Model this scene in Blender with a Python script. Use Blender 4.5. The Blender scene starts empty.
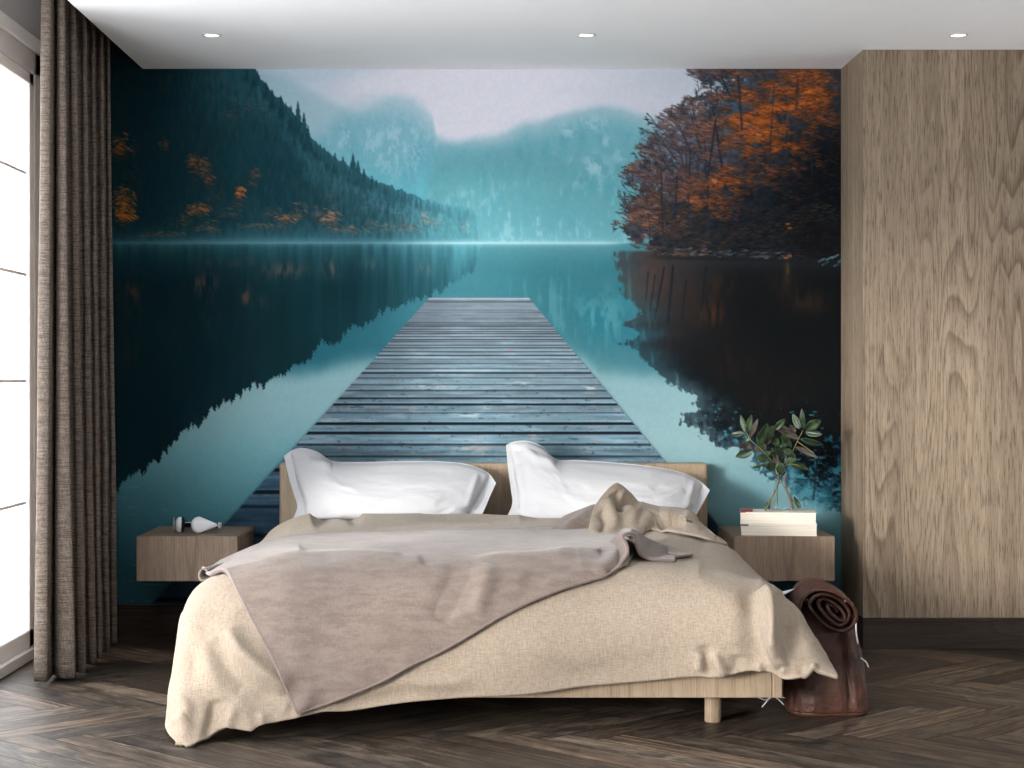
import bpy, bmesh, math, random
import numpy as np
from mathutils import Vector, Matrix, geometry
from mathutils.bvhtree import BVHTree
C = bpy.context.scene.collection
F, PX, PY, HC = 1820.0, 485.0, 381.0, 1.07      # focal length and vanishing point in picture pixels; eye height
WALL_Y = 7.712
def W3(px, py, d):                               # picture pixel + distance -> place in the room
    return Vector(((px-PX)/F*d, d, HC-(py-PY)/F*d))
def s2l(c):
    c = np.asarray(c, float)/255.0
    return np.where(c <= .04045, c/12.92, ((c+.055)/1.055)**2.4)
def rgb(*c):
    v = s2l(c); return (float(v[0]), float(v[1]), float(v[2]), 1.0)
def link(o, parent=None):
    C.objects.link(o)
    if parent is not None: o.parent = parent
    return o
def obj(name, bm, mat=None, parent=None, smooth=False, mats=None):
    me = bpy.data.meshes.new(name); bm.to_mesh(me); bm.free()
    for m in (mats or [mat]): me.materials.append(m)
    if smooth: me.polygons.foreach_set('use_smooth', [True]*len(me.polygons))
    return link(bpy.data.objects.new(name, me), parent)
def mesh_obj(name, verts, faces, mat, parent=None, smooth=True):
    me = bpy.data.meshes.new(name); me.from_pydata([tuple(map(float, v)) for v in verts], [], faces); me.update()
    me.materials.append(mat)
    if smooth: me.polygons.foreach_set('use_smooth', [True]*len(me.polygons))
    return link(bpy.data.objects.new(name, me), parent)
def thing(name, label, cat, loc=(0, 0, 0), group=None):
    o = bpy.data.objects.new(name, None); o.empty_display_size = .1; C.objects.link(o); o.location = loc
    return tag(o, label, cat, group)
def tag(o, label, cat, group=None):
    o['label'] = label; o['category'] = cat
    if group: o['group'] = group
    return o
def struct(o): o['kind'] = 'structure'; return o
def box(bm, x0, x1, y0, y1, z0, z1, bev=0.0, seg=2, mi=0):
    r = bmesh.ops.create_cube(bm, size=1.0)
    vs = r['verts']
    for v in vs:
        v.co = Vector(((x0+x1)/2+v.co.x*(x1-x0), (y0+y1)/2+v.co.y*(y1-y0), (z0+z1)/2+v.co.z*(z1-z0)))
    fs = {f for v in vs for f in v.link_faces}
    for f in fs: f.material_index = mi
    if bev > 0:
        es = list({e for v in vs for e in v.link_edges})
        rr = bmesh.ops.bevel(bm, geom=es, offset=bev, segments=seg, profile=.5, affect='EDGES')
        for f in rr['faces']: f.material_index = mi
    return bm
def newbox(*a, **k): return box(bmesh.new(), *a, **k)
def lathe(bm, prof, n=32, cx=0, cy=0, cz=0, mi=0):     # prof: (r, z) list
    rings = []
    for r, z in prof:
        if r < 1e-6: rings.append([bm.verts.new((cx, cy, cz+z))])
        else: rings.append([bm.verts.new((cx+r*math.cos(2*math.pi*i/n), cy+r*math.sin(2*math.pi*i/n), cz+z)) for i in range(n)])
    for a, b in zip(rings[:-1], rings[1:]):
        for i in range(n):
            j = (i+1) % n
            if len(a) == 1 and len(b) == 1: continue
            if len(a) == 1: f = bm.faces.new((a[0], b[i], b[j]))
            elif len(b) == 1: f = bm.faces.new((a[i], b[0], a[j]))
            else: f = bm.faces.new((a[i], b[i], b[j], a[j]))
            f.material_index = mi
    return bm
def crom(pts, n):                                # Catmull-Rom through points, n samples
    P = np.array(pts, float); m = len(P)
    Q = np.vstack([2*P[0]-P[1], P, 2*P[-1]-P[-2]])
    t = np.linspace(0, m-1, n); i = np.minimum(t.astype(int), m-2); u = (t-i)[:, None]
    p0, p1, p2, p3 = Q[i], Q[i+1], Q[i+2], Q[i+3]
    return .5*((2*p1)+(-p0+p2)*u+(2*p0-5*p1+4*p2-p3)*u*u+(-p0+3*p1-3*p2+p3)*u**3)
def tube(bm, pts, rad, n=8, closed_ends=True, mi=0):
    P = [Vector(p) for p in pts]; k = len(P)
    R = rad if hasattr(rad, '__len__') else [rad]*k
    up = None; rings = []
    for i, p in enumerate(P):
        t = (P[min(i+1, k-1)]-P[max(i-1, 0)]).normalized()
        if up is None:
            up = t.orthogonal().normalized()
        up = (up-t*up.dot(t))
        up = up.normalized() if up.length > 1e-6 else t.orthogonal().normalized()
        sd = t.cross(up)
        rings.append([bm.verts.new(p+(up*math.cos(2*math.pi*j/n)+sd*math.sin(2*math.pi*j/n))*R[i]) for j in range(n)])
    for a, b in zip(rings[:-1], rings[1:]):
        for j in range(n):
            f = bm.faces.new((a[j], a[(j+1) % n], b[(j+1) % n], b[j])); f.material_index = mi
    if closed_ends:
        bm.faces.new(rings[0][::-1]).material_index = mi; bm.faces.new(rings[-1]).material_index = mi
    return bm
def grid_faces(nr, nc):
    return [(r*nc+c, r*nc+c+1, (r+1)*nc+c+1, (r+1)*nc+c) for r in range(nr-1) for c in range(nc-1)]
def solid(o, t, off=0):
    m = o.modifiers.new('thickness', 'SOLIDIFY'); m.thickness = t; m.offset = off; return o
def vnoise(nr, nc, fr, fc, seed, octv=3):
    r = np.random.default_rng(seed); out = np.zeros((nr, nc)); amp = 1
    for k in range(octv):
        a, b = int(fr*2**k)+1, int(fc*2**k)+1
        g = r.random((a+2, b+2))*2-1
        y = np.linspace(0, a-.001, nr); x = np.linspace(0, b-.001, nc)
        iy, ix = y.astype(int), x.astype(int); ty, tx = y-iy, x-ix
        ty = (ty*ty*(3-2*ty))[:, None]; tx = (tx*tx*(3-2*tx))[None]
        out += amp*((g[iy][:, ix]*(1-tx)+g[iy][:, ix+1]*tx)*(1-ty)+(g[iy+1][:, ix]*(1-tx)+g[iy+1][:, ix+1]*tx)*ty); amp *= .5
    return out
# ---------------------------------------------------------------- materials
def mat(name):
    m = bpy.data.materials.new(name); m.use_nodes = True
    nt = m.node_tree; b = nt.nodes['Principled BSDF']; return m, nt, b
def N(nt, typ, **kw):
    n = nt.nodes.new(typ)
    for k, v in kw.items():
        if k.startswith('_'): setattr(n, k[1:], v)
        else: n.inputs[k.replace('__', ' ')].default_value = v
    return n
def ramp(nt, fac, stops):
    r = nt.nodes.new('ShaderNodeValToRGB'); e = r.color_ramp.elements
    while len(e) < len(stops): e.new(.5)
    for el, (p, c) in zip(e, stops): el.position = p; el.color = c
    nt.links.new(fac, r.inputs['Fac']); return r.outputs['Color']
def mixc(nt, a, b, fac, mode='MIX'):
    m = nt.nodes.new('ShaderNodeMix'); m.data_type = 'RGBA'; m.blend_type = mode
    for s, v in ((0, fac), (6, a), (7, b)):
        if hasattr(v, 'is_linked') or isinstance(v, bpy.types.NodeSocket): nt.links.new(v, m.inputs[s])
        else: m.inputs[s].default_value = v
    return m.outputs[2]
def coords(nt, scale=(1, 1, 1), rot=(0, 0, 0), kind='Object', loc=(0, 0, 0)):
    t = nt.nodes.new('ShaderNodeTexCoord'); mp = nt.nodes.new('ShaderNodeMapping')
    mp.inputs['Scale'].default_value = scale; mp.inputs['Rotation'].default_value = rot; mp.inputs['Location'].default_value = loc
    nt.links.new(t.outputs[kind], mp.inputs['Vector']); return mp.outputs['Vector']
def noise(nt, vec, scale=5, detail=4, rough=.55, dist=0):
    n = N(nt, 'ShaderNodeTexNoise', Scale=scale, Detail=detail, Roughness=rough, Distortion=dist)
    nt.links.new(vec, n.inputs['Vector']); return n.outputs['Fac']
def bump(nt, b, h, strength=.3, dist=.01):
    n = N(nt, 'ShaderNodeBump', Strength=strength, Distance=dist)
    nt.links.new(h, n.inputs['Height']); nt.links.new(n.outputs['Normal'], b.inputs['Normal'])
def plain(name, col, rough=.6, spec=.3, metal=0.0, amp=.04, scale=40):
    m, nt, b = mat(name)
    n = noise(nt, coords(nt), scale, 3)
    c = ramp(nt, n, [(.3, tuple(x*(1-amp) for x in col[:3])+(1,)), (.7, tuple(min(1, x*(1+amp)) for x in col[:3])+(1,))])
    nt.links.new(c, b.inputs['Base Color'])
    b.inputs['Roughness'].default_value = rough; b.inputs['Specular IOR Level'].default_value = spec; b.inputs['Metallic'].default_value = metal
    return m
def oak(name, light, dark, scale=1.0, rough=.55, axis='Z', cathedral=1.0, board=None, pore=.5):
    # vertical-grain oak: stretched noise + distorted growth rings + pores
    m, nt, b = mat(name)
    rot = {'Z': (0, 0, 0), 'X': (0, math.radians(90), 0), 'Y': (math.radians(90), 0, 0)}[axis]
    v0 = coords(nt, (scale, scale, scale), rot)
    def stretched(sx, sz):
        mp = nt.nodes.new('ShaderNodeMapping'); mp.inputs['Scale'].default_value = (sx, sx, sz)
        nt.links.new(v0, mp.inputs['Vector']); return mp.outputs['Vector']
    fine = noise(nt, stretched(210, 9), 1, 3, .7)
    mid = noise(nt, stretched(26, .7), 1, 3, .6)
    # growth rings: sawtooth of a slow field
    slow = noise(nt, stretched(4.2, .34), 1, 2, .42, .15)
    ml = N(nt, 'ShaderNodeMath', _operation='MULTIPLY'); nt.links.new(slow, ml.inputs[0]); ml.inputs[1].default_value = 30*cathedral
    fr = N(nt, 'ShaderNodeMath', _operation='FRACT'); nt.links.new(ml.outputs[0], fr.inputs[0])
    L, D = light, dark
    M_ = tuple((a+c)/2 for a, c in zip(L, D))
    base = ramp(nt, mid, [(.25, M_), (.75, L)])
    rings = ramp(nt, fr.outputs[0], [(0, (0, 0, 0, 1)), (.5, (.12, .12, .12, 1)), (.9, (.75, .75, .75, 1)), (1, (.1, .1, .1, 1))])
    patch = ramp(nt, noise(nt, stretched(2.4, .25), 1, 1), [(.42, (.25, .25, .25, 1)), (.62, (1, 1, 1, 1))])
    rp = mixc(nt, rings, patch, 1.0, 'MULTIPLY')
    c = mixc(nt, base, D, rp)
    pr = ramp(nt, fine, [(.40, (pore, pore, pore, 1)), (.50, (0, 0, 0, 1))])
    c = mixc(nt, c, tuple(x*.55 for x in D[:3])+(1,), pr)
    if board:
        br = noise(nt, stretched(board, .02), 1, 0)
        c = mixc(nt, c, ramp(nt, br, [(.3, (.80, .79, .78, 1)), (.7, (1.0, 1.0, 1.0, 1))]), 1.0, 'MULTIPLY')
    nt.links.new(c, b.inputs['Base Color'])
    b.inputs['Roughness'].default_value = rough; b.inputs['Specular IOR Level'].default_value = .25
    bump(nt, b, fine, .25, .002)
    return m
def cloth(name, a, c2, weave=900, sheen=.0, rough=.85, blotch=None, bmp=.35, sheen_rough=.4, streak=(1, 1, 1)):
    m, nt, b = mat(name)
    v = coords(nt)
    w1 = noise(nt, coords(nt, (weave, weave*.12, weave*.12)), 1, 2); w2 = noise(nt, coords(nt, (weave*.12, weave, weave)), 1, 2)
    ad = N(nt, 'ShaderNodeMath', _operation='ADD'); nt.links.new(w1, ad.inputs[0]); nt.links.new(w2, ad.inputs[1])
    hf = N(nt, 'ShaderNodeMath', _operation='MULTIPLY'); nt.links.new(ad.outputs[0], hf.inputs[0]); hf.inputs[1].default_value = .5
    c = ramp(nt, hf.outputs[0], [(.36, c2), (.62, a)])
    if blotch:
        n = noise(nt, coords(nt, streak), blotch[1], 6, .65)
        c = mixc(nt, c, blotch[0], ramp(nt, n, [(.43, (0, 0, 0, 1)), (.60, (blotch[2],)*3+(1,))]))
    nt.links.new(c, b.inputs['Base Color'])
    b.inputs['Roughness'].default_value = rough; b.inputs['Specular IOR Level'].default_value = .15
    if sheen:
        b.inputs['Sheen Weight'].default_value = sheen; b.inputs['Sheen Roughness'].default_value = sheen_rough
    if bmp: bump(nt, b, hf.outputs[0], bmp, .002)
    return m
MURAL_GAIN, SKY, SUN, FILL, WX, WYC, WDY, WDZ, SUND, EXPO = .92, 7.0, 4.4, 300.0, .9, 1.2, 1.2, 1.5, (1, 1.15, -.22), 0.06
# ---------------------------------------------------------------- mural picture (printed wallpaper), painted per sample; tones shifted by region to offset room light and shade
MX0, MX1, MY0, MY1, MSC = 100.0, 846.0, 24.0, 604.0, 1.25
def paint_mural():
    W = int((MX1-MX0)*MSC)+1; H = int((MY1-MY0)*MSC)+1
    rng = np.random.default_rng(7)
    xs = MX0+np.arange(W)/MSC; ys = MY0+np.arange(H)/MSC
    X, Y = np.meshgrid(xs, ys)
    def lat(nx, ny, r):
        g = r.random((ny+3, nx+3))
        fx = np.linspace(0, nx, W); fy = np.linspace(0, ny, H)
        ix = fx.astype(int); iy = fy.astype(int); tx = fx-ix; ty = fy-iy
        tx = tx*tx*(3-2*tx); ty = ty*ty*(3-2*ty)
        a = g[iy][:, ix]; b = g[iy][:, ix+1]; c = g[iy+1][:, ix]; d = g[iy+1][:, ix+1]
        tx = tx[None, :]; ty = ty[:, None]
        return (a*(1-tx)+b*tx)*(1-ty)+(c*(1-tx)+d*tx)*ty
    def fbm(px, py, octv=4, seed=0, gain=.55):     # px,py: feature size in picture pixels ; result ~ -1..1
        r = np.random.default_rng(seed); out = 0; amp = 1; tot = 0
        for k in range(octv):
            nx = max(1, int((MX1-MX0)/px*2**k)); ny = max(1, int((MY1-MY0)/py*2**k))
            out = out+amp*(lat(min(nx, W), min(ny, H), r)*2-1); tot += amp; amp *= gain
        return out/tot*1.7
    def sm(a, b, v):
        t = np.clip((v-a)/(b-a), 0, 1); return t*t*(3-2*t)
    def curve(pts):
        p = np.array(pts, float); return np.interp(xs, p[:, 0], p[:, 1])
    def ccol(c): return np.array(c, float)
    def mix(img, col, m):
        col = np.asarray(col, float)
        return img+(col-img)*m[..., None]
    def blur(a, rx, ry):
        for r, ax in ((rx, 1), (ry, 0)):
            r = int(round(r*MSC))
            if r < 1: continue
            for _ in range(2):
                pad = [(0, 0)]*a.ndim; pad[ax] = (r+1, r)
                c = np.cumsum(np.pad(a, pad, mode='edge'), axis=ax)
                n = a.shape[ax]
                hi = np.take(c, np.arange(2*r+1, 2*r+1+n), axis=ax); lo = np.take(c, np.arange(0, n), axis=ax)
                a = (hi-lo)/(2*r+1)
        return a
    def inpoly(poly, soft=0):
        p = np.array(poly, float); m = np.zeros((H, W), bool); n = len(p); j = n-1
        for i in range(n):
            x1, y1 = p[i]; x2, y2 = p[j]
            if y1 != y2:
                m ^= ((y1 > Y) != (y2 > Y)) & (X < (x2-x1)*(Y-y1)/(y2-y1)+x1)
            j = i
        m = m.astype(float)
        return blur(m, soft, soft) if soft else m
    def line(img, x1, y1, x2, y2, w, col, a=1.0, w2=None):
        if w2 is None: w2 = w
        pad = max(w, w2)+1.5
        i0 = max(0, int((min(x1, x2)-pad-MX0)*MSC)); i1 = min(W, int((max(x1, x2)+pad-MX0)*MSC)+2)
        j0 = max(0, int((min(y1, y2)-pad-MY0)*MSC)); j1 = min(H, int((max(y1, y2)+pad-MY0)*MSC)+2)
        if i1 <= i0 or j1 <= j0: return
        gx = X[j0:j1, i0:i1]; gy = Y[j0:j1, i0:i1]
        dx, dy = x2-x1, y2-y1; L = dx*dx+dy*dy+1e-9
        t = np.clip(((gx-x1)*dx+(gy-y1)*dy)/L, 0, 1)
        d = np.hypot(gx-x1-t*dx, gy-y1-t*dy)
        m = np.clip((w+(w2-w)*t)*.5+.5-d, 0, 1)*a
        sub = img[j0:j1, i0:i1]; sub += (np.asarray(col, float)-sub)*m[..., None]
    def conifer(img, x, y, h, w, col, a=.8, fade=.5):   # x,y = top
        pad = 2
        i0 = max(0, int((x-w-pad-MX0)*MSC)); i1 = min(W, int((x+w+pad-MX0)*MSC)+2)
        j0 = max(0, int((y-1-MY0)*MSC)); j1 = min(H, int((y+h-MY0)*MSC)+1)
        if i1 <= i0 or j1 <= j0: return
        gx = X[j0:j1, i0:i1]-x; t = (Y[j0:j1, i0:i1]-y)/h
        k = rng.uniform(4, 7)
        half = w*.5*np.clip(t, 0, 1)**.85*(.62+.38*np.abs(np.sin(t*k*math.pi+rng.uniform(0, 1))))+.35
        m = np.clip(half-np.abs(gx)+.5, 0, 1)*(t > -.02)*np.clip((1-t)/fade, 0, 1)*a
        sh = 1+.22*np.clip(-gx/(w*.5+.1), -1, 1)*0-.15*t
        sub = img[j0:j1, i0:i1]
        sub += (np.asarray(col, float)*sh[..., None]-sub)*m[..., None]
    img = np.zeros((H, W, 3))
    # ---- sky: pale lilac cloud
    n1 = fbm(160, 60, 4, 1)
    sky = ccol((219, 219, 229))+np.zeros((H, W, 3))
    sky = mix(sky, (180, 200, 214), sm(-.2, .9, sm(440, 270, X)+.3*n1-.15)*.7)
    sky = mix(sky, (186, 202, 216), sm(.1, 1.0, .55*sm(420, 260, X)+.45*sm(120, 60, Y)*sm(560, 300, X)+.25*n1))
    sky = mix(sky, (186, 197, 209), sm(540, 700, X)*.85)
    sky = mix(sky, (206, 208, 219), sm(0, 1, fbm(120, 26, 4, 17))*.6)
    img[:] = sky
    # ---- faint far-left shoulder
    b = curve([(96, 60), (262, 70), (285, 74), (310, 88), (335, 100), (360, 112), (500, 150), (850, 160)])
    m = sm(-6, 10, Y-b[None, :]+3*n1)*.75
    img = mix(img, (150, 186, 200), m*.9)
    img = mix(img, (150, 190, 202), sm(80, 150, Y)*sm(430, 300, X)*.5)
    # ---- cliff mountain
    nb = fbm(26, 14, 4, 2)
    b = curve([(96, 130), (300, 128), (330, 112), (350, 101), (372, 94), (395, 92), (412, 95), (424, 102), (432, 111), (435, 122), (437, 133), (446, 140), (470, 142), (850, 160)])
    d = Y-b[None, :]+2.5*nb
    cl = np.empty((H, W, 3)); cl[:] = (128, 180, 194)
    cl = mix(cl, (98, 176, 190), sm(130, 200, Y))
    cl = mix(cl, (92, 160, 178), sm(.1, 1.2, fbm(40, 50, 4, 3)+.25)*.75)
    st = fbm(4, 7, 4, 4, .7)+.4*fbm(14, 22, 3, 14); st2 = fbm(30, 40, 3, 5)
    rock = sm(-.05, 1.1, st+.4*st2)*np.exp(-(((X-392)/48)**2+((Y-142)/36)**2))
    cl = mix(cl, (168, 203, 214), np.clip(rock*1.2, 0, 1)*.62)
    rock = sm(.05, 1.1, st+.3*st2)*np.exp(-(((X-345)/22)**2+((Y-135)/20)**2))
    cl = mix(cl, (168, 204, 214), rock*.45)
    img = mix(img, cl, sm(-4, 10+16*sm(405, 330, X), d)*sm(700, 480, X)*(.42+.58*sm(0, 34, d)))
    # ---- broad right mountain
    b = curve([(96, 150), (430, 152), (437, 141), (455, 138), (480, 133), (505, 127), (518, 120), (527, 116.5), (540, 116), (556, 111), (575, 105), (600, 102), (620, 103), (634, 108), (648, 112), (700, 122), (850, 130)])
    d = Y-b[None, :]+1.6*nb
    mt = np.empty((H, W, 3)); mt[:] = (112, 170, 182)
    mt = mix(mt, (98, 160, 168), sm(130, 180, Y)); mt = mix(mt, (84, 148, 159), sm(185, 240, Y))
    g = fbm(9, 16, 5, 6)
    mt = mix(mt, (84, 156, 170), sm(-.1, 1, g+.1)*.5)
    mt = mix(mt, (142, 186, 198), sm(.0, 1.2, fbm(4, 10, 5, 8)+.4*fbm(40, 30, 3, 18))*sm(140, 215, Y)*.7)
    for (cx, cy, rx, ry, a) in ((568, 130, 7, 11, 1), (592, 124, 16, 9, .8), (605, 142, 7, 7, .8), (594, 166, 13, 13, 1), (620, 156, 9, 7, .7), (572, 163, 5, 8, .5), (578, 182, 9, 6, .55), (555, 150, 5, 4, .5), (612, 170, 14, 10, .4)):
        r = np.exp(-(((X-cx)/rx)**2+((Y-cy)/ry)**2)**1.2)*sm(-.15, .55, fbm(6, 9, 4, 9+cx))
        mt = mix(mt, (172, 206, 216), r*a*.62)
    img = mix(img, mt, sm(-1.5, 6+10*sm(470, 560, X).mean(), d)*(.5+.5*sm(0, 30, d))*sm(428, 440, X+.12*(Y-140)))
    img = mix(img, (116, 164, 173), sm(185, 242, Y)*sm(430, 480, X)*.35)
    # ---- forested left slope
    hb = [(96, 20), (232, 52), (243, 66), (256, 71), (262, 82), (271, 92), (278, 100), (286, 106), (292, 113), (301, 124), (306, 135), (313, 141), (322, 149), (331, 157), (340, 163), (350, 169), (360, 176), (372, 181), (385, 187), (400, 193), (415, 198), (432, 204), (450, 208), (470, 211), (476, 214), (479, 246), (850, 300)]
    b = curve(hb)
    jag = 4*np.abs(fbm(9, 800, 3, 11))[0]+2.2*np.abs(fbm(4, 800, 2, 12))[0]
    d = Y-(b-jag*.8*(xs < 470))[None, :]
    F = np.clip(.03+.15*np.exp(-(((X-222)/46)**2+((Y-78)/50)**2))+.40*np.clip((X-110)/360,0,2)**1.5+.40*sm(395, 470, X)+.12*sm(60, 0, d)*sm(130, 240, X)+.12*sm(255, 320, X)*sm(60, 0, d), 0, 1)
    F = np.clip(F+.55*np.exp(-((243-Y)/12.0)**1.0)*sm(246, 170, Y*0+200)*1.0*(Y < 244), 0, 1)
    Dk = ccol((11, 45, 55)); Fg = ccol((88, 154, 167))
    def hillcol(f): return Dk+(Fg-Dk)*np.asarray(f)[..., None]
    hill = hillcol(np.clip(F+.035*fbm(60, 40, 3, 13), 0, 1))
    hm = sm(-.6, .8, d)*(1-.42*sm(390, 478, X))
    tmp = hill.copy()
    pts = []
    for _ in range(3800):
        x = rng.uniform(100, 478); bb = np.interp(x, xs, b); y = rng.uniform(bb+1, 236)
        pts.append((y, x))
    pts.sort()
    def sample(a, x, y):
        return a[int(np.clip((y-MY0)*MSC, 0, H-1)), int(np.clip((x-MX0)*MSC, 0, W-1))]
    for y, x in pts:
        f = float(sample(F, x, y)); k = rng.uniform(.45, 1.75)
        far = np.interp(x, [100, 300, 478], [1, .8, .5])
        c = hillcol(np.clip(f*k+rng.uniform(-.015, .03), 0, 1))
        if rng.random() < .14: c = c+(ccol((96, 76, 64))-c)*.28
        hgt = rng.uniform(11, 20)*far; y0 = y-3 if rng.random() < .5 else y
        if y0+hgt > 242: y0 = 242-hgt
        conifer(tmp, x, max(y0, np.interp(x, xs, b)-2), hgt, hgt*rng.uniform(.35, .5), c, .42)
    img = mix(img, tmp, hm)
    # crest conifers
    for x, y, h, w in ((298, 102, 40, 13), (304, 113, 34, 12), (291, 106, 32, 11), (308, 126, 26, 10), (328, 151, 22, 8), (335, 153, 26, 9), (343, 157, 20, 9), (353, 154, 34, 14), (358, 161, 28, 12), (364, 169, 22, 9), (272, 90, 24, 9), (281, 96, 24, 9), (266, 82, 20, 9), (305, 136, 18, 6), (316, 145, 16, 6), (254, 72, 18, 8), (246, 66, 18, 8), (372, 176, 16, 6), (311, 139, 16, 6), (321, 149, 14, 5), (281, 101, 20, 6)):
        f = float(sample(F, x, y+10))
        conifer(img, x, y, h, w, hillcol(f*.55), .92, .3)
    for _ in range(140):
        x = rng.uniform(238, 474); y = np.interp(x, xs, b)-rng.uniform(0, 3.5); f = float(sample(F, x, y+8))
        conifer(img, x, y, rng.uniform(9, 15), rng.uniform(3.5, 6), hillcol(f*rng.uniform(.75, 1.1)), .8, .4)
    # autumn crowns on the slope: arcs of small strokes
    for (cx, cy, rx, ry, col, a, n) in ((121, 148, 11, 17, (176, 96, 40), .85, 130), (124, 205, 13, 20, (190, 104, 40), .8, 220), (126, 216, 14, 7, (205, 112, 40), .9, 110), (136, 150, 8, 14, (110, 70, 55), .4, 60), (165, 146, 6, 8, (150, 82, 46), .6, 40), (200, 168, 13, 13, (160, 92, 52), .7, 120), (193, 160, 7, 8, (170, 92, 44), .7, 50), (208, 180, 7, 10, (165, 95, 55), .6, 50), (200, 209, 13, 8, (188, 108, 56), .8, 110), (190, 214, 10, 5, (150, 90, 55), .5, 40), (240, 193, 6, 7, (196, 108, 52), .85, 55), (238, 205, 8, 10, (120, 78, 58), .45, 50), (255, 174, 8, 6, (150, 88, 60), .55, 40), (253, 184, 6, 6, (130, 80, 58), .45, 30), (288, 219, 14, 6, (180, 108, 66), .7, 80), (275, 214, 10, 8, (140, 90, 66), .4, 50), (300, 212, 9, 12, (150, 104, 80), .45, 60), (330, 219, 12, 13, (178, 118, 86), .75, 130), (318, 214, 9, 10, (140, 104, 90), .4, 50), (372, 226, 7, 8, (150, 116, 100), .45, 40), (386, 228, 8, 6, (160, 120, 100), .4, 40), (398, 222, 10, 12, (130, 112, 104), .35, 60), (425, 220, 6, 11, (176, 130, 108), .5, 50), (436, 224, 8, 8, (140, 124, 116), .35, 40), (410, 228, 14, 6, (140, 108, 92), .5, 60), (350, 230, 20, 6, (150, 106, 84), .5, 80), (262, 226, 24, 6, (150, 98, 66), .5, 80), (228, 214, 16, 7, (120, 84, 64), .5, 60), (180, 222, 18, 7, (130, 84, 58), .45, 60), (134, 176, 10, 14, (120, 74, 48), .4, 60), (215, 196, 10, 8, (110, 78, 62), .4, 40), (330, 196, 12, 10, (96, 84, 78), .35, 50), (376, 206, 12, 10, (110, 100, 96), .3, 50), (300, 178, 12, 14, (84, 80, 78), .3, 50), (232, 116, 12, 18, (84, 74, 68), .4, 80), (466, 226, 4, 4, (176, 140, 118), .5, 12), (168, 234, 26, 3, (170, 104, 62), .5, 50), (205, 229, 20, 4, (170, 104, 64), .45, 50), (150, 236, 30, 3, (120, 84, 62), .4, 50), (166, 90, 8, 14, (80, 70, 62), .35, 50), (246, 108, 8, 14, (78, 80, 80), .35, 60), (262, 112, 8, 12, (86, 86, 84), .3, 50), (215, 222, 10, 4, (160, 100, 60), .4, 20)):
        for _ in range(n):
            u, v = rng.normal(0, .5), rng.normal(0, .5)
            if u*u+v*v > 1.1: continue
            x, y = cx+u*rx, cy+v*ry; L = rng.uniform(1.5, 4.5); sl = .25+.5*u
            k = rng.uniform(.45, 1.25)*(1.15-.45*max(v, 0))
            line(img, x-L*.5, y-L*.5*sl, x+L*.5, y+L*.5*sl, .7, ccol(col)*k, a*rng.uniform(.35, .9))
    img = mix(img, (72, 132, 144), np.exp(-np.abs(Y-240)/7.0)*sm(100, 240, X)*sm(520, 440, X)*.40*(Y < 243))
    # ---- water
    wat = np.empty((H, W, 3))
    wat[:] = (74, 150, 162)
    wx = sm(110, 620, X)
    top = ccol((40, 104, 118))+(ccol((62, 118, 129))-ccol((40, 104, 118)))*sm(300, 480, X)[..., None]
    wat[:] = top
    wat = mix(wat, (46, 102, 112), sm(244, 275, Y)*sm(400, 560, X)*.85)
    wat = mix(wat, (62, 112, 121), sm(310, 372, Y)*sm(540, 580, X))
    # pale sky reflection, both sides of the pier
    skyl = ccol((138, 177, 184))+np.zeros((H, W, 3))
    skyl = mix(skyl, (112, 166, 175), sm(400, 470, Y)); skyl = mix(skyl, (72, 126, 138), sm(440, 535, Y)); skyl = mix(skyl, (48, 84, 96), sm(505, 585, Y))
    skyl = mix(skyl, (50, 96, 108), sm(230, 120, X)*sm(420, 520, Y)*.5)
    b = curve([(96, 360), (300, 366), (360, 352), (400, 350), (440, 354), (520, 350), (560, 340), (586, 352), (600, 362), (640, 366), (850, 380)])
    skyr = ccol((122, 156, 162))+np.zeros((H, W, 3))
    skyr = mix(skyr, (129, 161, 166), sm(390, 440, Y)); skyr = mix(skyr, (112, 154, 162), sm(440, 500, Y)); skyr = mix(skyr, (84, 126, 136), sm(490, 560, Y)); skyr = mix(skyr, (60, 104, 114), sm(550, 600, Y))
    lr = sm(470, 520, X)
    skyc = skyl*(1-lr[..., None])+skyr*lr[..., None]
    wat = mix(wat, skyc, sm(-8, 14, Y-b[None, :]+3*fbm(20, 30, 3, 21))*(.25+.75*sm(-4, 22, Y-b[None, :])))
    # teal mountain reflection right of the pier, with vertical smears
    sv = fbm(5, 60, 4, 22); sc = fbm(40, 26, 4, 23)
    dep = sm(560, 600, X)*np.exp(-((Y-312)/34.0)**2)
    wat = mix(wat, (34, 104, 118), np.clip(dep*sm(-.6, .7, sc+.2*sv)*.95, 0, 1))
    wat = mix(wat, (104, 158, 166), np.clip(sm(.2, 1, sv+.5*sc)*sm(246, 300, Y)*sm(362, 330, Y)*sm(440, 560, X)*.32, 0, 1))
    wat = mix(wat, (112, 158, 164), sm(.05, .9, fbm(9, 20, 4, 24))*np.exp(-(((X-600)/26)**2+((Y-318)/26)**2))*.45)
    # dark forest reflection on the left
    rb = [(96, 497), (115, 487), (128, 479), (140, 472), (150, 462), (165, 449), (176, 438), (186, 429), (200, 420), (212, 410), (225, 401), (240, 392), (252, 385), (265, 379), (277, 375), (290, 369), (304, 364), (309, 356), (317, 346), (322, 338), (331, 343), (338, 337), (345, 332), (352, 327), (362, 324), (372, 316), (385, 310), (400, 304), (420, 298), (440, 290), (460, 280), (474, 266), (479, 246), (482, 240), (850, 200)]
    b = curve(rb)
    jag = (6.5*np.abs(fbm(9, 800, 3, 31))[0]+6*np.abs(fbm(3.2, 800, 2, 32))[0])-5
    wig = .6*np.sin(Y*1.9+fbm(30, 12, 2, 33)*4)
    Xs = np.clip(((X+wig-MX0)*MSC).astype(int), 0, W-1)
    d = Y-(b+jag)[Xs]
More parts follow.
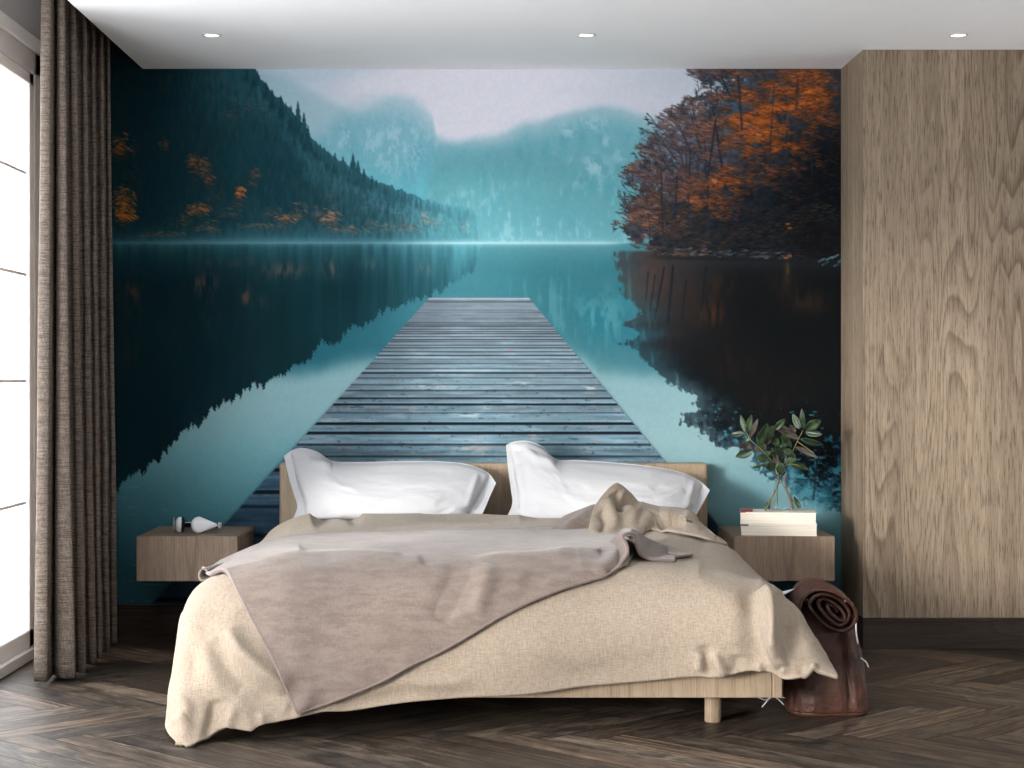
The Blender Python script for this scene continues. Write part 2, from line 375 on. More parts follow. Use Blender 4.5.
    Fr = np.clip(.0+.33*np.clip((X-130)/340, 0, 1)**1.6+.30*sm(340, 478, X)+.30*np.exp(-np.abs(Y-244)/14.0)+.11*sm(290, 250, Y), 0, 1)
    Fr = np.clip(Fr*(1+.25*fbm(5, 70, 4, 34))+.03*fbm(30, 60, 3, 35)+.05*sm(-60, 0, d)*sm(.0, .8, fbm(8, 14, 4, 36))*sm(240, 180, X), 0, 1)
    refl = ccol((7, 37, 44))+(ccol((70, 134, 147))-ccol((7, 37, 44)))*Fr[..., None]
    for (cx, cy, rx, ry, col, a) in ((132, 291, 10, 6, (150, 74, 40), .55), (130, 300, 14, 20, (110, 66, 50), .35), (204, 284, 14, 11, (130, 84, 72), .5), (246, 297, 5, 11, (150, 88, 64), .5), (213, 318, 9, 16, (90, 60, 54), .4), (262, 304, 5, 8, (110, 76, 66), .3), (284, 271, 22, 8, (150, 104, 88), .45), (331, 268, 8, 9, (160, 116, 98), .45), (176, 341, 4, 10, (90, 52, 40), .4), (130, 355, 14, 22, (72, 46, 38), .35), (230, 262, 30, 5, (110, 84, 78), .3), (425, 268, 8, 8, (150, 130, 124), .4), (372, 264, 12, 6, (120, 112, 112), .3)):
        r = np.exp(-(((X-cx)/rx)**2+((Y-cy)/ry)**2))*sm(-.5, .6, fbm(4, 16, 3, 40+cx))
        refl = mix(refl, col, r*a)
    wat = mix(wat, refl, sm(1.2, -.8, d))
    # little flecks floating low left
    fl = sm(.80, 1.0, fbm(16, 3.2, 3, 44))*sm(430, 500, Y)*sm(280, 240, X)
    wat = mix(wat, (120, 160, 164), fl*.22)
    # ---- mist on the water line
    wl = sm(242, 244, Y)
    img = img*(1-wl[..., None])+wat*wl[..., None]
    lim = sm(640, 600, X)
    a = np.exp(-np.abs(Y-243.2)/1.5)*(.35+.6*sm(360, 480, X))*lim*(.45+.55*sm(110, 240, X))
    img = mix(img, (174, 208, 214), a)
    a = np.exp(-np.clip(Y-243, 0, None)/9.0)*np.exp(-np.clip(243-Y, 0, None)/4.0)*lim*(.12+.22*sm(380, 520, X))*.9
    img = mix(img, (124, 176, 184), a)
    # ---- right bank: its reflection first
    rb = np.array([(616, 262), (619, 280), (622, 296), (632, 302), (640, 314), (624, 325), (641, 334), (624, 344), (638, 352), (645, 366), (656, 374), (668, 384), (676, 391), (688, 396), (692, 412), (690, 424), (708, 436), (724, 446), (742, 452), (760, 470), (782, 484), (806, 500), (826, 510), (846, 516)])
    left = np.interp(ys, rb[:, 1], rb[:, 0])
    raw = fbm(7, 5, 4, 51); rag = raw*7+fbm(26, 20, 3, 52)*8+fbm(3, 5, 2, 59)*5
    d = X-left[:, None]+rag*(.45+.9*sm(370, 430, Y))
    dk = np.empty((H, W, 3)); dk[:] = (8, 12, 14)
    dk = mix(dk, (64, 56, 55), sm(745, 632, X)*sm(395, 268, Y)*.9)
    dk = mix(dk, (44, 46, 50), np.exp(-np.abs(Y-262)/12)*.6)
    dk = mix(dk, (30, 46, 58), sm(60, 0, d)*sm(290, 340, Y)*.7)
    for (cx, cy, rx, ry, col, a) in ((650, 275, 26, 22, (92, 62, 52), .5), (632, 322, 14, 8, (84, 58, 52), .5), (712, 314, 16, 13, (92, 52, 30), .6), (722, 285, 22, 10, (80, 48, 30), .4), (808, 302, 22, 12, (70, 50, 40), .5), (785, 285, 16, 14, (62, 42, 34), .4), (735, 365, 22, 22, (52, 30, 26), .55), (690, 300, 26, 30, (58, 42, 36), .35), (770, 400, 30, 24, (34, 24, 24), .6), (664, 345, 18, 12, (44, 40, 44), .5), (787, 270, 2.5, 12, (130, 92, 44), .5), (800, 380, 30, 16, (40, 26, 22), .4)):
        r = np.exp(-(((X-cx)/rx)**2+((Y-cy)/ry)**2))*sm(-.7, .5, fbm(4, 18, 4, 60+cx))
        dk = mix(dk, ccol(col)*.85, r*a)
    for x1, y1, x2, y2, w in ((664, 268, 655, 318, 2), (673, 266, 668, 322, 2.4), (686, 280, 682, 318, 1.8), (706, 268, 701, 310, 2.6), (655, 275, 650, 312, 1.4), (648, 272, 646, 300, 1.2)):
        line(dk, x1, y1, x2, y2, w, (14, 22, 30), .75)
    # cyan broken light low on the bank reflection
    cy_ = sm(-.10, .40, .75*fbm(5, 3.2, 4, 53)+.45*fbm(26, 18, 4, 54)+1.25*sm(418, 500, Y)-.80+.6*np.exp(-((X-732)/30)**2-((Y-436)/32)**2))*sm(385, 415, Y)
    cyc = ccol((60, 128, 146))+(ccol((30, 84, 102))-ccol((60, 128, 146)))*sm(-.4, .6, fbm(8, 8, 4, 55))[..., None]
    dk = mix(dk, cyc, np.clip(cy_, 0, 1)*.85)
    br = 1-sm(.02, .13, np.abs(fbm(34, 26, 3, 56)))
    dk = mix(dk, (12, 34, 48), br*sm(425, 450, Y)*.65)
    br = 1-sm(.02, .16, np.abs(fbm(16, 14, 3, 57)))
    dk = mix(dk, (14, 44, 60), br*sm(425, 450, Y)*.5)
    for P in (((820, 440), (817, 462), (815, 480), (813, 500)), ((800, 436), (806, 458), (816, 474)), ((836, 450), (826, 468), (817, 486)), ((770, 450), (776, 470), (786, 486)), ((752, 446), (760, 470), (772, 492))):
        for (xa, ya), (xb, yb) in zip(P[:-1], P[1:]): line(dk, xa, ya, xb, yb, 2.2, (10, 26, 36), .7)
    m = sm(-2.5, 2.5, d)*(.74+.26*sm(2, 40, d))*(1-.35*sm(.1, .8, fbm(6, 22, 4, 58))*sm(46, 6, d))*sm(249, 253, Y)*sm(522, 500, Y+rag*.8-.12*(X-790))
    img = mix(img, dk, m)
    # ---- right bank trees
    tb = np.array([(690, 40), (690, 74), (704, 80), (712, 92), (700, 96), (686, 98), (678, 106), (666, 112), (654, 120), (650, 132), (644, 141), (640, 148), (646, 156), (634, 166), (624, 175), (630, 184), (640, 190), (630, 198), (624, 210), (618, 226), (618, 233), (630, 238), (636, 246), (650, 251), (670, 254), (846, 262)])
    left = np.interp(ys, tb[:, 1], tb[:, 0])
    d = X-left[:, None]+fbm(8, 5, 4, 71)*8
    bt = 256+.036*(X-650)
    base = np.empty((H, W, 3)); base[:] = (62, 66, 74)
    base = mix(base, (96, 99, 110), sm(770, 650, X)*sm(215, 130, Y)*.9)
    base = mix(base, (52, 80, 100), np.exp(-(((X-728)/24)**2+((Y-88)/26)**2))*.85)
    base = mix(base, (15, 22, 29), sm(0, 1, (X-690)/150*.75+(Y-150)/110*.8))
    base = mix(base, (12, 17, 22), sm(770, 830, X)*sm(110, 170, Y))
    base *= (1+.28*fbm(5, 4, 4, 72))[..., None]
    m = sm(0, 5, d)*sm(1, -1, Y-bt)
    gap = sm(.15, .6, fbm(9, 7, 4, 73)+.3-.017*d)*sm(62, 20, d)
    img = mix(img, base, np.clip(m*(1-gap*.75), 0, 1))
    tr = rng
    def branch(x, y, ang, L, w, depth):
        x2 = x+math.cos(ang)*L; y2 = y-math.sin(ang)*L
        line(img, x, y, x2, y2, w, (38, 44, 54), .75, w*.7)
        if depth > 0:
            for _ in range(3):
                t = tr.uniform(.35, 1)
                branch(x+(x2-x)*t, y+(y2-y)*t, ang+tr.uniform(-.75, .75), L*tr.uniform(.36, .58), max(.5, w*.5), depth-1)
    for (x, y, ang, L, w) in ((722, 168, 1.72, 60, 3), (708, 240, 1.55, 60, 3.2), (706, 182, 1.6, 50, 2.2), (688, 215, 1.6, 60, 2.2), (675, 240, 1.56, 62, 2.4), (664, 238, 1.62, 62, 2.2), (661, 230, 1.75, 50, 1.5), (650, 240, 1.8, 44, 1.4), (644, 236, 2.1, 34, 1.2), (700, 140, 1.8, 40, 1.6), (742, 100, 1.8, 36, 2.5), (730, 96, 2.0, 26, 2), (796, 120, 1.5, 60, 2.6), (770, 150, 1.6, 40, 2), (784, 160, 1.55, 40, 2.2), (690, 150, 2.0, 40, 1.6), (676, 160, 2.2, 34, 1.3), (656, 180, 2.3, 26, 1.1), (640, 215, 2.5, 22, 1), (705, 78, 2.4, 14, 1.4), (720, 80, 1.2, 14, 1.4), (660, 130, 2.2, 16, 1.0), (648, 176, 2.7, 20, 1.0), (634, 232, 2.8, 14, .9)):
        branch(x, y, ang, L, w, 3)
    # foliage strokes
    cl1 = fbm(24, 12, 4, 74); cl2 = fbm(10, 6, 3, 75)
    warm = ccol((208, 108, 42))
    N = 26000
    for _ in range(N):
        y = rng.uniform(66, 262); l0 = float(np.interp(y, tb[:, 1], tb[:, 0])); x = rng.uniform(l0-5, 846)
        if y > 254+.036*(x-650): continue
        hot = math.exp(-(((x-775-(y-120)*-.35)/60)**2+((y-125)/58)**2))
        hot = max(hot, .9*math.exp(-(((x-722)/36)**2+((y-188)/26)**2)), .8*math.exp(-(((x-815)/34)**2+((y-92)/26)**2)))
        edge = math.exp(-max(x-l0, 0)/26.0)*(1 if y > 150 else .35)
        h2 = .62*math.exp(-(((x-668)/50)**2+((y-205)/55)**2))+.45*edge+.3*math.exp(-(((x-690)/40)**2+((y-130)/40)**2))
        dark = np.clip((x-730)/110*.9+(y-165)/80*.75, 0, 1)
        c = float(sample(cl1, x, y))*.75+float(sample(cl2, x, y))*.45
        p = (.10+1.0*hot+.75*h2)*(1-.88*dark)*(0.42+1.15*c)
        if rng.random() > p+.08: continue
        L = rng.uniform(2, 6); sl = .10+.35*(x-740)/100*-.6+rng.uniform(-.35, .35)
        t = np.clip(hot*1.05+.30*c, 0, 1)
        col = ccol((120, 88, 78))*(1-t)+warm*t
        if x < 720 and y < 185: col = ccol((126, 100, 102))*(1-t*.7)+warm*t*.7
        k = rng.uniform(.5, 1.12)*(1-.55*dark)*(.8+.3*c)
        if rng.random() < .13: col, k = ccol((44, 46, 54)), 1
        line(img, x-L*.5, y-L*.5*sl, x+L*.5, y+L*.5*sl, rng.uniform(.6, 1.2), col*k, rng.uniform(.45, .95))
    for (x1, y1, x2, y2, w) in ((707, 182, 718, 104, 2.6), (718, 104, 716, 84, 1.8), (706, 240, 708, 186, 2.8), (675, 240, 677, 176, 2), (663, 238, 661, 170, 2.2), (688, 222, 690, 150, 2), (651, 238, 646, 196, 1.3), (742, 130, 738, 76, 2.6), (796, 108, 798, 72, 2.6), (770, 150, 774, 84, 1.6), (785, 160, 787, 132, 2.2), (812, 176, 810, 130, 2.4), (722, 168, 716, 128, 2), (700, 148, 690, 112, 1.5), (730, 96, 720, 74, 1.6), (758, 190, 760, 160, 1.6)):
        n_ = 5
        for q_ in range(n_):
            a0, a1 = q_/n_, (q_+1)/n_
            if rng.random() < .16: continue
            line(img, x1+(x2-x1)*a0, y1+(y2-y1)*a0, x1+(x2-x1)*a1, y1+(y2-y1)*a1, w*.8, (34, 42, 54), rng.uniform(.5, .85))
    # dark bushes and stones at the foot of the bank
    for _ in range(1500):
        x = rng.uniform(650, 846); y = rng.uniform(205, 262)
        if y > 255+.036*(x-650): continue
        c = (60, 44, 36) if rng.random() < .4 else ((34, 38, 40) if rng.random() < .6 else (14, 18, 22))
        if 812 < x and 192 < y < 222 and rng.random() < .5: c = (62, 78, 72)
        L = rng.uniform(2, 7); s = rng.uniform(-.6, .2)
        line(img, x, y, x+L, y+L*s, 1, c, rng.uniform(.25, .7))
    bl = np.exp(-(((X-818)/26)**2+((Y-240)/19)**2)**2); img = mix(img, (13, 15, 18), bl*.75)
    for _ in range(90):
        x = rng.uniform(786, 846); y = rng.uniform(226, 262); c = (46, 30, 26)
        line(img, x, y, x+rng.uniform(-3, 3), y+rng.uniform(-3, 3), 1, c, .5)
    for _ in range(70):
        x = rng.uniform(640, 790); y = 252+.036*(x-650)+rng.uniform(-5, 3); L = rng.uniform(2, 6)
        line(img, x, y, x+L, y+rng.uniform(-2, 1), .9, (92, 104, 110), rng.uniform(.3, .7))
    for x, y in ((818, 262), (826, 260), (832, 258), (838, 262), (822, 265), (834, 266), (841, 260)):
        line(img, x, y, x+6, y-3, 1.6, (96, 140, 154), .75)
    for x, y in ((786, 224), (788, 228), (784, 258), (788, 256)): line(img, x, y, x+3, y, 1.6, (176, 106, 34), .7)
    img = mix(img, (22, 24, 28), np.exp(-((Y-bt-1)/2.0)**2)*sm(640, 670, X)*.6)
    # ---- pier
    EL = lambda y: 429-(y-298)*.902
    ER = lambda y: 529+(y-298)*.829
    inside = sm(-.5, .7, X-(429-(Y-298)*.902))*sm(.7, -.5, X-(529+(Y-298)*.829))*sm(297.4, 298.4, Y)
    inv = 1/np.clip(Y-243, 20, None)
    ph = (.01825-inv)/.000302
    bounds = np.arange(-2, 70)+np.random.default_rng(5).uniform(-.16, .16, 72)
    plank = np.clip(np.searchsorted(bounds, ph.ravel()).reshape(ph.shape)-1, 0, 70)
    e_lo = ph-bounds[plank]; e_hi = bounds[plank+1]-ph
    rp = np.random.default_rng(6).random(120)
    pid = plank
    pier = np.empty((H, W, 3)); pier[:] = (124, 139, 150)
    pier = mix(pier, (106, 128, 139), sm(320, 370, Y)); pier = mix(pier, (98, 124, 137), sm(370, 430, Y)); pier = mix(pier, (98, 126, 140), sm(430, 458, Y)); pier = mix(pier, (60, 92, 110), sm(458, 490, Y)); pier = mix(pier, (42, 64, 82), sm(485, 530, Y)); pier = mix(pier, (16, 26, 36), sm(545, 590, Y))
    lft = sm(330, 262, X-(Y-470)*-.3)*sm(440, 475, Y)
    pier = mix(pier, (56, 84, 104), lft*.6)
    pier *= (1+.16*(rp[pid]-.5)*sm(298, 330, Y))[..., None]
    gr = fbm(70, 2.2, 4, 81); gr2 = fbm(22, 3, 4, 82)
    pier *= (1+.12*gr+.07*gr2)[..., None]
    pier = mix(pier, (150, 166, 176), sm(.2, 1, gr2+.3*gr)*.35*sm(520, 460, Y))
    # worn flecks
    fk = sm(.55, .95, fbm(12, 2.6, 4, 83)+.25*fbm(60, 30, 2, 84))*sm(345, 400, Y)
    pier = mix(pier, (150, 140, 138), fk*.5*sm(480, 440, Y)); 
    fk = sm(.62, 1.0, fbm(7, 1.6, 4, 85))*sm(350, 400, Y)
    pier = mix(pier, (44, 62, 74), fk*.6)
    wear = np.exp(-(((X-470)/26)**2+((Y-447)/6)**2))*sm(-.2, .6, fbm(14, 4, 4, 86)); pier = mix(pier, (168, 158, 152), wear*.7)
    wear = np.exp(-(((X-500)/70)**2+((Y-404)/4)**2))*sm(.0, .7, fbm(20, 3, 4, 87)); pier = mix(pier, (150, 150, 154), wear*.6)
    for cx, cy, rx in ((262, 494, 16), (300, 496, 18), (334, 420, 9), (355, 422, 8), (470, 415, 16), (430, 386, 20), (520, 384, 10), (590, 388, 8), (536, 433, 7)):
        wear = np.exp(-(((X-cx)/rx)**2+((Y-cy)/2.6)**2))*sm(-.2, .5, fbm(8, 2, 3, 90+cx)); pier = mix(pier, (140, 120, 108) if cy > 480 else (176, 186, 192), wear*.75)
    line(pier, 427, 457, 436, 456, 1.2, (190, 60, 40), .8); line(pier, 508, 350, 513, 350, 1, (190, 90, 80), .7)
    # dark gaps between the planks, thicker nearer
    per = np.clip((Y-243)**2*.000302, 1.2, None)      # plank pitch in px
    gq = np.random.default_rng(9).uniform(.45, 1.2, 120)
    half = lambda q: np.clip(.125*per*q, .42, 1.9)
    gm = np.maximum(np.clip(half(gq[pid])-e_lo*per+.5, 0, 1)*gq[pid].clip(.5, 1), np.clip(half(gq[pid+1])-e_hi*per+.5, 0, 1)*gq[pid+1].clip(.5, 1))
    gm = gm*(.45+.53*sm(306, 340, Y))
    pier = mix(pier, (10, 18, 26), gm)
    hl = np.clip(.7-np.abs(e_hi*per-half(gq[pid+1])-.9), 0, 1)*sm(320, 360, Y)*sm(470, 440, Y)
    pier = mix(pier, (158, 178, 188), hl*.45)
    pier = mix(pier, (170, 182, 191), sm(300.5, 298.5, Y)*.6)
    img = mix(img, pier, inside)
    # soft dark rim under the pier edges
    re_ = np.exp(-np.clip(X-(529+(Y-298)*.829), 0, None)/1.2)*(X > 529+(Y-298)*.829)*sm(340, 380, Y)
    img = mix(img, (20, 40, 52), np.clip(re_*.6, 0, 1)*(Y > 300))
    le = np.exp(-np.clip((429-(Y-298)*.902)-X, 0, None)/1.2)*(X < 429-(Y-298)*.902)*sm(360, 440, Y)
    img = mix(img, (20, 40, 52), np.clip(le*.5, 0, 1)*(Y > 300))
    img *= (1+.012*fbm(3, 3, 2, 99))[..., None]
    return np.clip(img, 0, 255), xs, ys
# ---------------------------------------------------------------- camera
cam = bpy.data.cameras.new('camera'); cam.sensor_width = 36; cam.lens = F*36/1024
cam.shift_x = (512-PX)/1024; cam.shift_y = (PY-384)/1024; cam.clip_start = .05
co = link(bpy.data.objects.new('camera', cam)); co.location = (0, 0, HC); co.rotation_euler = (math.radians(90), 0, 0)
bpy.context.scene.camera = co
# ---------------------------------------------------------------- room shell
XL, XR, YF, CZ, NZ, NX = -1.75, 2.95, -.6, 2.392, 2.60, -1.449
OX, OY = 1.508, 7.262                                     # oak wall corner
M_wall = plain('grey_plaster', (.56, .56, .57), .9, .1, amp=.02)
M_ceil = plain('white_ceiling_paint', (.92, .92, .925), .95, .05, amp=.008, scale=6)
M_white = plain('white_frame_paint', (.93, .93, .93), .5, .3, amp=.01)
M_grey = plain('grey_frame_paint', (.74, .74, .75), .5, .3, amp=.02)
# floor: herringbone planks as faces of one mesh
def floor():
    w, L = .115, .69
    rr = random.Random(3); bm = bmesh.new()
    uv = bm.loops.layers.uv.new('UVMap'); cl = bm.loops.layers.float_color.new('plank')
    c45 = math.sqrt(.5)
    def rot(a, b): return (-(a+b)*c45, (a-b)*c45)
    planks = []
    n = int(L/w+.5); L = n*w
    R = 90
    # herringbone lattice: horizontal plank at (k*w + m*(n*w)..)
    for i in range(-R, R):
        for j in range(-14, 14):
            ax = i*w+j*L; ay = i*w-j*L
            planks.append((ax, ay, ax+L, ay+w, 0))
            planks.append((ax+L, ay, ax+L+w, ay+L, 1)) if False else planks.append((ax-w, ay, ax, ay+L, 1))
    x0, x1, y0, y1 = XL-.1, XR+.1, YF-.1, WALL_Y+.1
    for (a0, b0, a1, b1, k) in planks:
        cx, cy = rot((a0+a1)/2, (b0+b1)/2); cx += .42; cy += 4.05
        if not (x0-.2 < cx < x1+.2 and y0-.2 < cy < y1+.2): continue
        g = .0012
        cs = [rot(a0+g, b0+g), rot(a1-g, b0+g), rot(a1-g, b1-g), rot(a0+g, b1-g)]
        vs = [bm.verts.new((x+.42, y+4.05, 0)) for x, y in cs]
        f = bm.faces.new(vs)
        u0, v0 = rr.uniform(0, 40), rr.uniform(0, 40)
        t, t2 = rr.random(), rr.random()
        uvs = [(0, 0), (L, 0), (L, w), (0, w)] if k == 0 else [(0, 0), (0, w), (L, w), (L, 0)]
        if k == 1: uvs = [(0, 0), (0, w), (L, w), (L, 0)]
        for lp, q in zip(f.loops, uvs):
            lp[uv].uv = (q[0]+u0, q[1]+v0); lp[cl] = (t, t2, 0, 1)
    # solid sub-floor under the joints
    box(bm, x0, x1, y0, y1, -.06, -.0015, mi=1)
    m, nt, b = mat('dark_oak_parquet')
    u = nt.nodes.new('ShaderNodeUVMap'); u.uv_map = 'UVMap'
    def st(sx, sy):
        mp = nt.nodes.new('ShaderNodeMapping'); mp.inputs['Scale'].default_value = (sx, sy, 1); nt.links.new(u.outputs[0], mp.inputs['Vector']); return mp.outputs[0]
    at = nt.nodes.new('ShaderNodeAttribute'); at.attribute_name = 'plank'
    sp = nt.nodes.new('ShaderNodeSeparateColor'); nt.links.new(at.outputs['Color'], sp.inputs[0])
    g1 = noise(nt, st(3, 60), 1, 5, .65, .6); g2 = noise(nt, st(5, 14), 1, 4, .6, 1.2); fine = noise(nt, st(12, 320), 1, 2, .6)
    base = ramp(nt, g1, [(.34, rgb(40, 32, 27)), (.45, rgb(82, 68, 57)), (.55, rgb(126, 108, 92)), (.66, rgb(178, 152, 122))])
    grey = ramp(nt, g2, [(.36, rgb(48, 43, 39)), (.5, rgb(100, 93, 85)), (.64, rgb(156, 142, 124))])
    c = mixc(nt, base, grey, sp.outputs[1])
    c = mixc(nt, c, ramp(nt, sp.outputs[0], [(0, (.18, .17, .16, 1)), (.5, (.40, .38, .365, 1)), (1, (.82, .79, .765, 1))]), 1.0, 'MULTIPLY')
    c = mixc(nt, c, rgb(30, 24, 20), ramp(nt, fine, [(.36, (.7, .7, .7, 1)), (.5, (0, 0, 0, 1))]))
    kn = N(nt, 'ShaderNodeTexVoronoi', Scale=1.0); nt.links.new(st(2.2, 7), kn.inputs['Vector'])
    c = mixc(nt, c, rgb(34, 28, 24), ramp(nt, kn.outputs['Distance'], [(.05, (.8, .8, .8, 1)), (.16, (0, 0, 0, 1))]))
    nt.links.new(c, b.inputs['Base Color']); b.inputs['Roughness'].default_value = .5; b.inputs['Specular IOR Level'].default_value = .3
    bump(nt, b, g1, .25, .003)
    gap = plain('floor_joint', rgb(20, 16, 14), .9)
    return obj('floor', bm, mats=[m, gap])
struct(floor())
struct(obj('ceiling', newbox(NX, XR+.1, YF-.1, WALL_Y-.006, CZ, NZ+.15), M_ceil))
struct(obj('ceiling_niche', newbox(XL-.3, NX, YF-.1, WALL_Y+.2, NZ, NZ+.15), M_ceil))
struct(obj('wall_back', newbox(XL-.3, XR+.1, WALL_Y, WALL_Y+.15, -.05, NZ+.1), M_wall))
struct(obj('wall_front', newbox(XL-.3, XR+.1, YF-.15, YF, -.05, NZ+.1), plain('grey_wall_paint', (.38, .37, .36), .9, .1)))
struct(obj('wall_right', newbox(XR, XR+.15, YF-.1, WALL_Y, -.05, NZ+.1), plain('pale_wall_paint', (.84, .83, .81), .9, .1)))
M_oakwall = oak('limed_oak_veneer', rgb(162, 145, 125), rgb(94, 78, 62), 1.0, .6, board=4.0, cathedral=1.0, pore=.6)
struct(obj('wall_oak_panel', newbox(OX, XR, OY, WALL_Y, .125, CZ+.02, .0015, 1), M_oakwall))
M_base = oak('dark_skirting_wood', rgb(66, 54, 45), rgb(38, 31, 27), 1.3, .5, axis='X', pore=.4)
def skirt(name, x0, x1, y0, y1, front):          # skirting with a stepped moulded top
    bm = newbox(x0, x1, y0, y1, 0, .102, .001, 1)
    dx = .004 if front == 'x' else 0; dy = .004 if front == 'y' else 0
    box(bm, x0+(dx if front == 'x' else 0), x1, y0+dy, y1, .102, .112, .001, 1)
    box(bm, x0, x1, y0, y1, .112, .125, .003, 2)
    return struct(obj(name, bm, M_base))
skirt('baseboard_back', XL, OX, WALL_Y-.018, WALL_Y, 'y')
skirt('baseboard_right', OX+.0, XR, OY-.004, WALL_Y, 'y')
# ---------------------------------------------------------------- window wall (left)
WT, WSILL, HEADZ = 2.345, .0, 2.40
wins = [(.1, 7.16)]  # unseen near end stretched toward the camera to let more light in
def left_wall():
    bm = bmesh.new()
    box(bm, XL-.22, XL, YF-.1, WALL_Y, HEADZ, NZ)
    ys = [YF-.1]+[v for a, b in sorted(wins) for v in (a, b)]+[WALL_Y]
    for a, b in zip(ys[0::2], ys[1::2]): box(bm, XL-.22, XL, a, b, -.05, HEADZ)
    return struct(obj('wall_left', bm, M_wall))
left_wall()
M_glass, nt, b = mat('clear_window_glass')
nt.nodes.remove(b)
tr = nt.nodes.new('ShaderNodeBsdfTransparent'); gl = nt.nodes.new('ShaderNodeBsdfGlossy'); gl.inputs['Roughness'].default_value = .02
mx = nt.nodes.new('ShaderNodeMixShader'); mx.inputs[0].default_value = .05
nt.links.new(tr.outputs[0], mx.inputs[1]); nt.links.new(gl.outputs[0], mx.inputs[2]); nt.links.new(mx.outputs[0], nt.nodes['Material Output'].inputs['Surface'])
BARS = (1.868, 1.478, 1.069, .603)
def window(i, y0, y1):
    w = bpy.data.objects.new('window_%d' % i, None); C.objects.link(w); w['kind'] = 'structure'
    bm = bmesh.new(); x0, x1 = XL-.12, XL+.004
    fw = .10
    box(bm, x0, x1, y0, y0+fw, 0, WT, .004, 1); box(bm, x0, x1, y1-fw, y1, 0, WT, .004, 1)
    box(bm, x0, x1, y0, y1, WT-.085, WT, .004, 1); box(bm, x0, x1+.012, y0, y1, -.0, .045, .004, 1)
    obj('window_frame', bm, M_grey, w)
    bm = bmesh.new(); box(bm, XL-.10, XL+.016, y0, y1, WT, HEADZ, .006, 2)
    obj('head_trim', bm, M_white, w)
    ns = 7; sy = [y0+fw+(y1-y0-2*fw)*k/ns for k in range(ns+1)]
    for a, c in zip(sy[:-1], sy[1:]):
        bm = bmesh.new(); sw = .07; sx0, sx1 = XL-.055, XL+.0; z0, z1 = .045, WT-.085
        box(bm, sx0, sx1, a, a+sw, z0, z1, .005, 1); box(bm, sx0, sx1, c-sw, c, z0, z1, .005, 1)
        box(bm, sx0, sx1, a, c, z1-.05, z1, .005, 1); box(bm, sx0, sx1, a, c, z0, z0+sw, .005, 1)
        s = obj('sash', bm, M_white, w)
        bm = bmesh.new()
        for z in BARS: box(bm, XL-.030, XL-.012, a+sw, c-sw, z-.006, z+.006)
        obj('glazing_bar', bm, M_grey, s)
        obj('pane', newbox(XL-.024, XL-.018, a+sw*.6, c-sw*.6, z0+sw*.6, z1-sw*.6), M_glass, s)
for i, (a, b_) in enumerate(wins): window(i+1, a, b_)
# ---------------------------------------------------------------- mural
def mural():
    img, xs, ys = paint_mural()
    H, W, _ = img.shape
    lin = s2l(img)*MURAL_GAIN
    X = (xs-PX)/F*WALL_Y; Z = HC-(ys-PY)/F*WALL_Y
    X[0] = XL+.002; X[-1] = OX; Z[0] = NZ; Z[-1] = .125
    yy = WALL_Y-.004
    co = np.empty((H, W, 3), np.float32); co[..., 0] = X[None]; co[..., 1] = yy; co[..., 2] = Z[:, None]
    co = co.reshape(-1, 3); n = H*W
    # a thin printed sheet: front grid + a back face with turned edges
    idx = np.arange(n, dtype=np.int32).reshape(H, W)
    q = np.stack([idx[:-1, :-1], idx[1:, :-1], idx[1:, 1:], idx[:-1, 1:]], -1).reshape(-1, 4)
    wy = WALL_Y-.0006
    bk = np.array([(X[0], wy, Z[0]), (X[-1], wy, Z[0]), (X[-1], wy, Z[-1]), (X[0], wy, Z[-1])], np.float32)
    co = np.vstack([co, bk])
    c = [int(idx[0, 0]), int(idx[0, -1]), int(idx[-1, -1]), int(idx[-1, 0])]
    ex = np.array([[n, n+1, n+2, n+3], [c[0], c[1], n+1, n], [c[1], c[2], n+2, n+1], [c[2], c[3], n+3, n+2], [c[3], c[0], n, n+3]], np.int32)
    q = np.vstack([q, ex])
    me = bpy.data.meshes.new('lake_mural')
    me.vertices.add(len(co)); me.vertices.foreach_set('co', co.ravel())
    me.loops.add(q.size); me.loops.foreach_set('vertex_index', q.ravel().astype(np.int32))
    me.polygons.add(len(q)); me.polygons.foreach_set('loop_start', np.arange(0, q.size, 4, dtype=np.int32))
    me.update(calc_edges=True)
    ca = me.color_attributes.new('print', 'FLOAT_COLOR', 'POINT')
    col = np.ones((len(co), 4), np.float32); col[:n, :3] = lin.reshape(-1, 3); col[n:, :3] = .6
    ca.data.foreach_set('color', col.ravel())
    m, nt, b = mat('printed_wallpaper')
    at = nt.nodes.new('ShaderNodeAttribute'); at.attribute_name = 'print'
    nt.links.new(at.outputs['Color'], b.inputs['Base Color'])
    b.inputs['Roughness'].default_value = .8; b.inputs['Specular IOR Level'].default_value = .08
    me.materials.append(m)
    o = link(bpy.data.objects.new('lake_mural', me))
    tag(o, 'wall mural of a misty teal mountain lake with a wooden pier and autumn trees', 'wall mural')
mural()
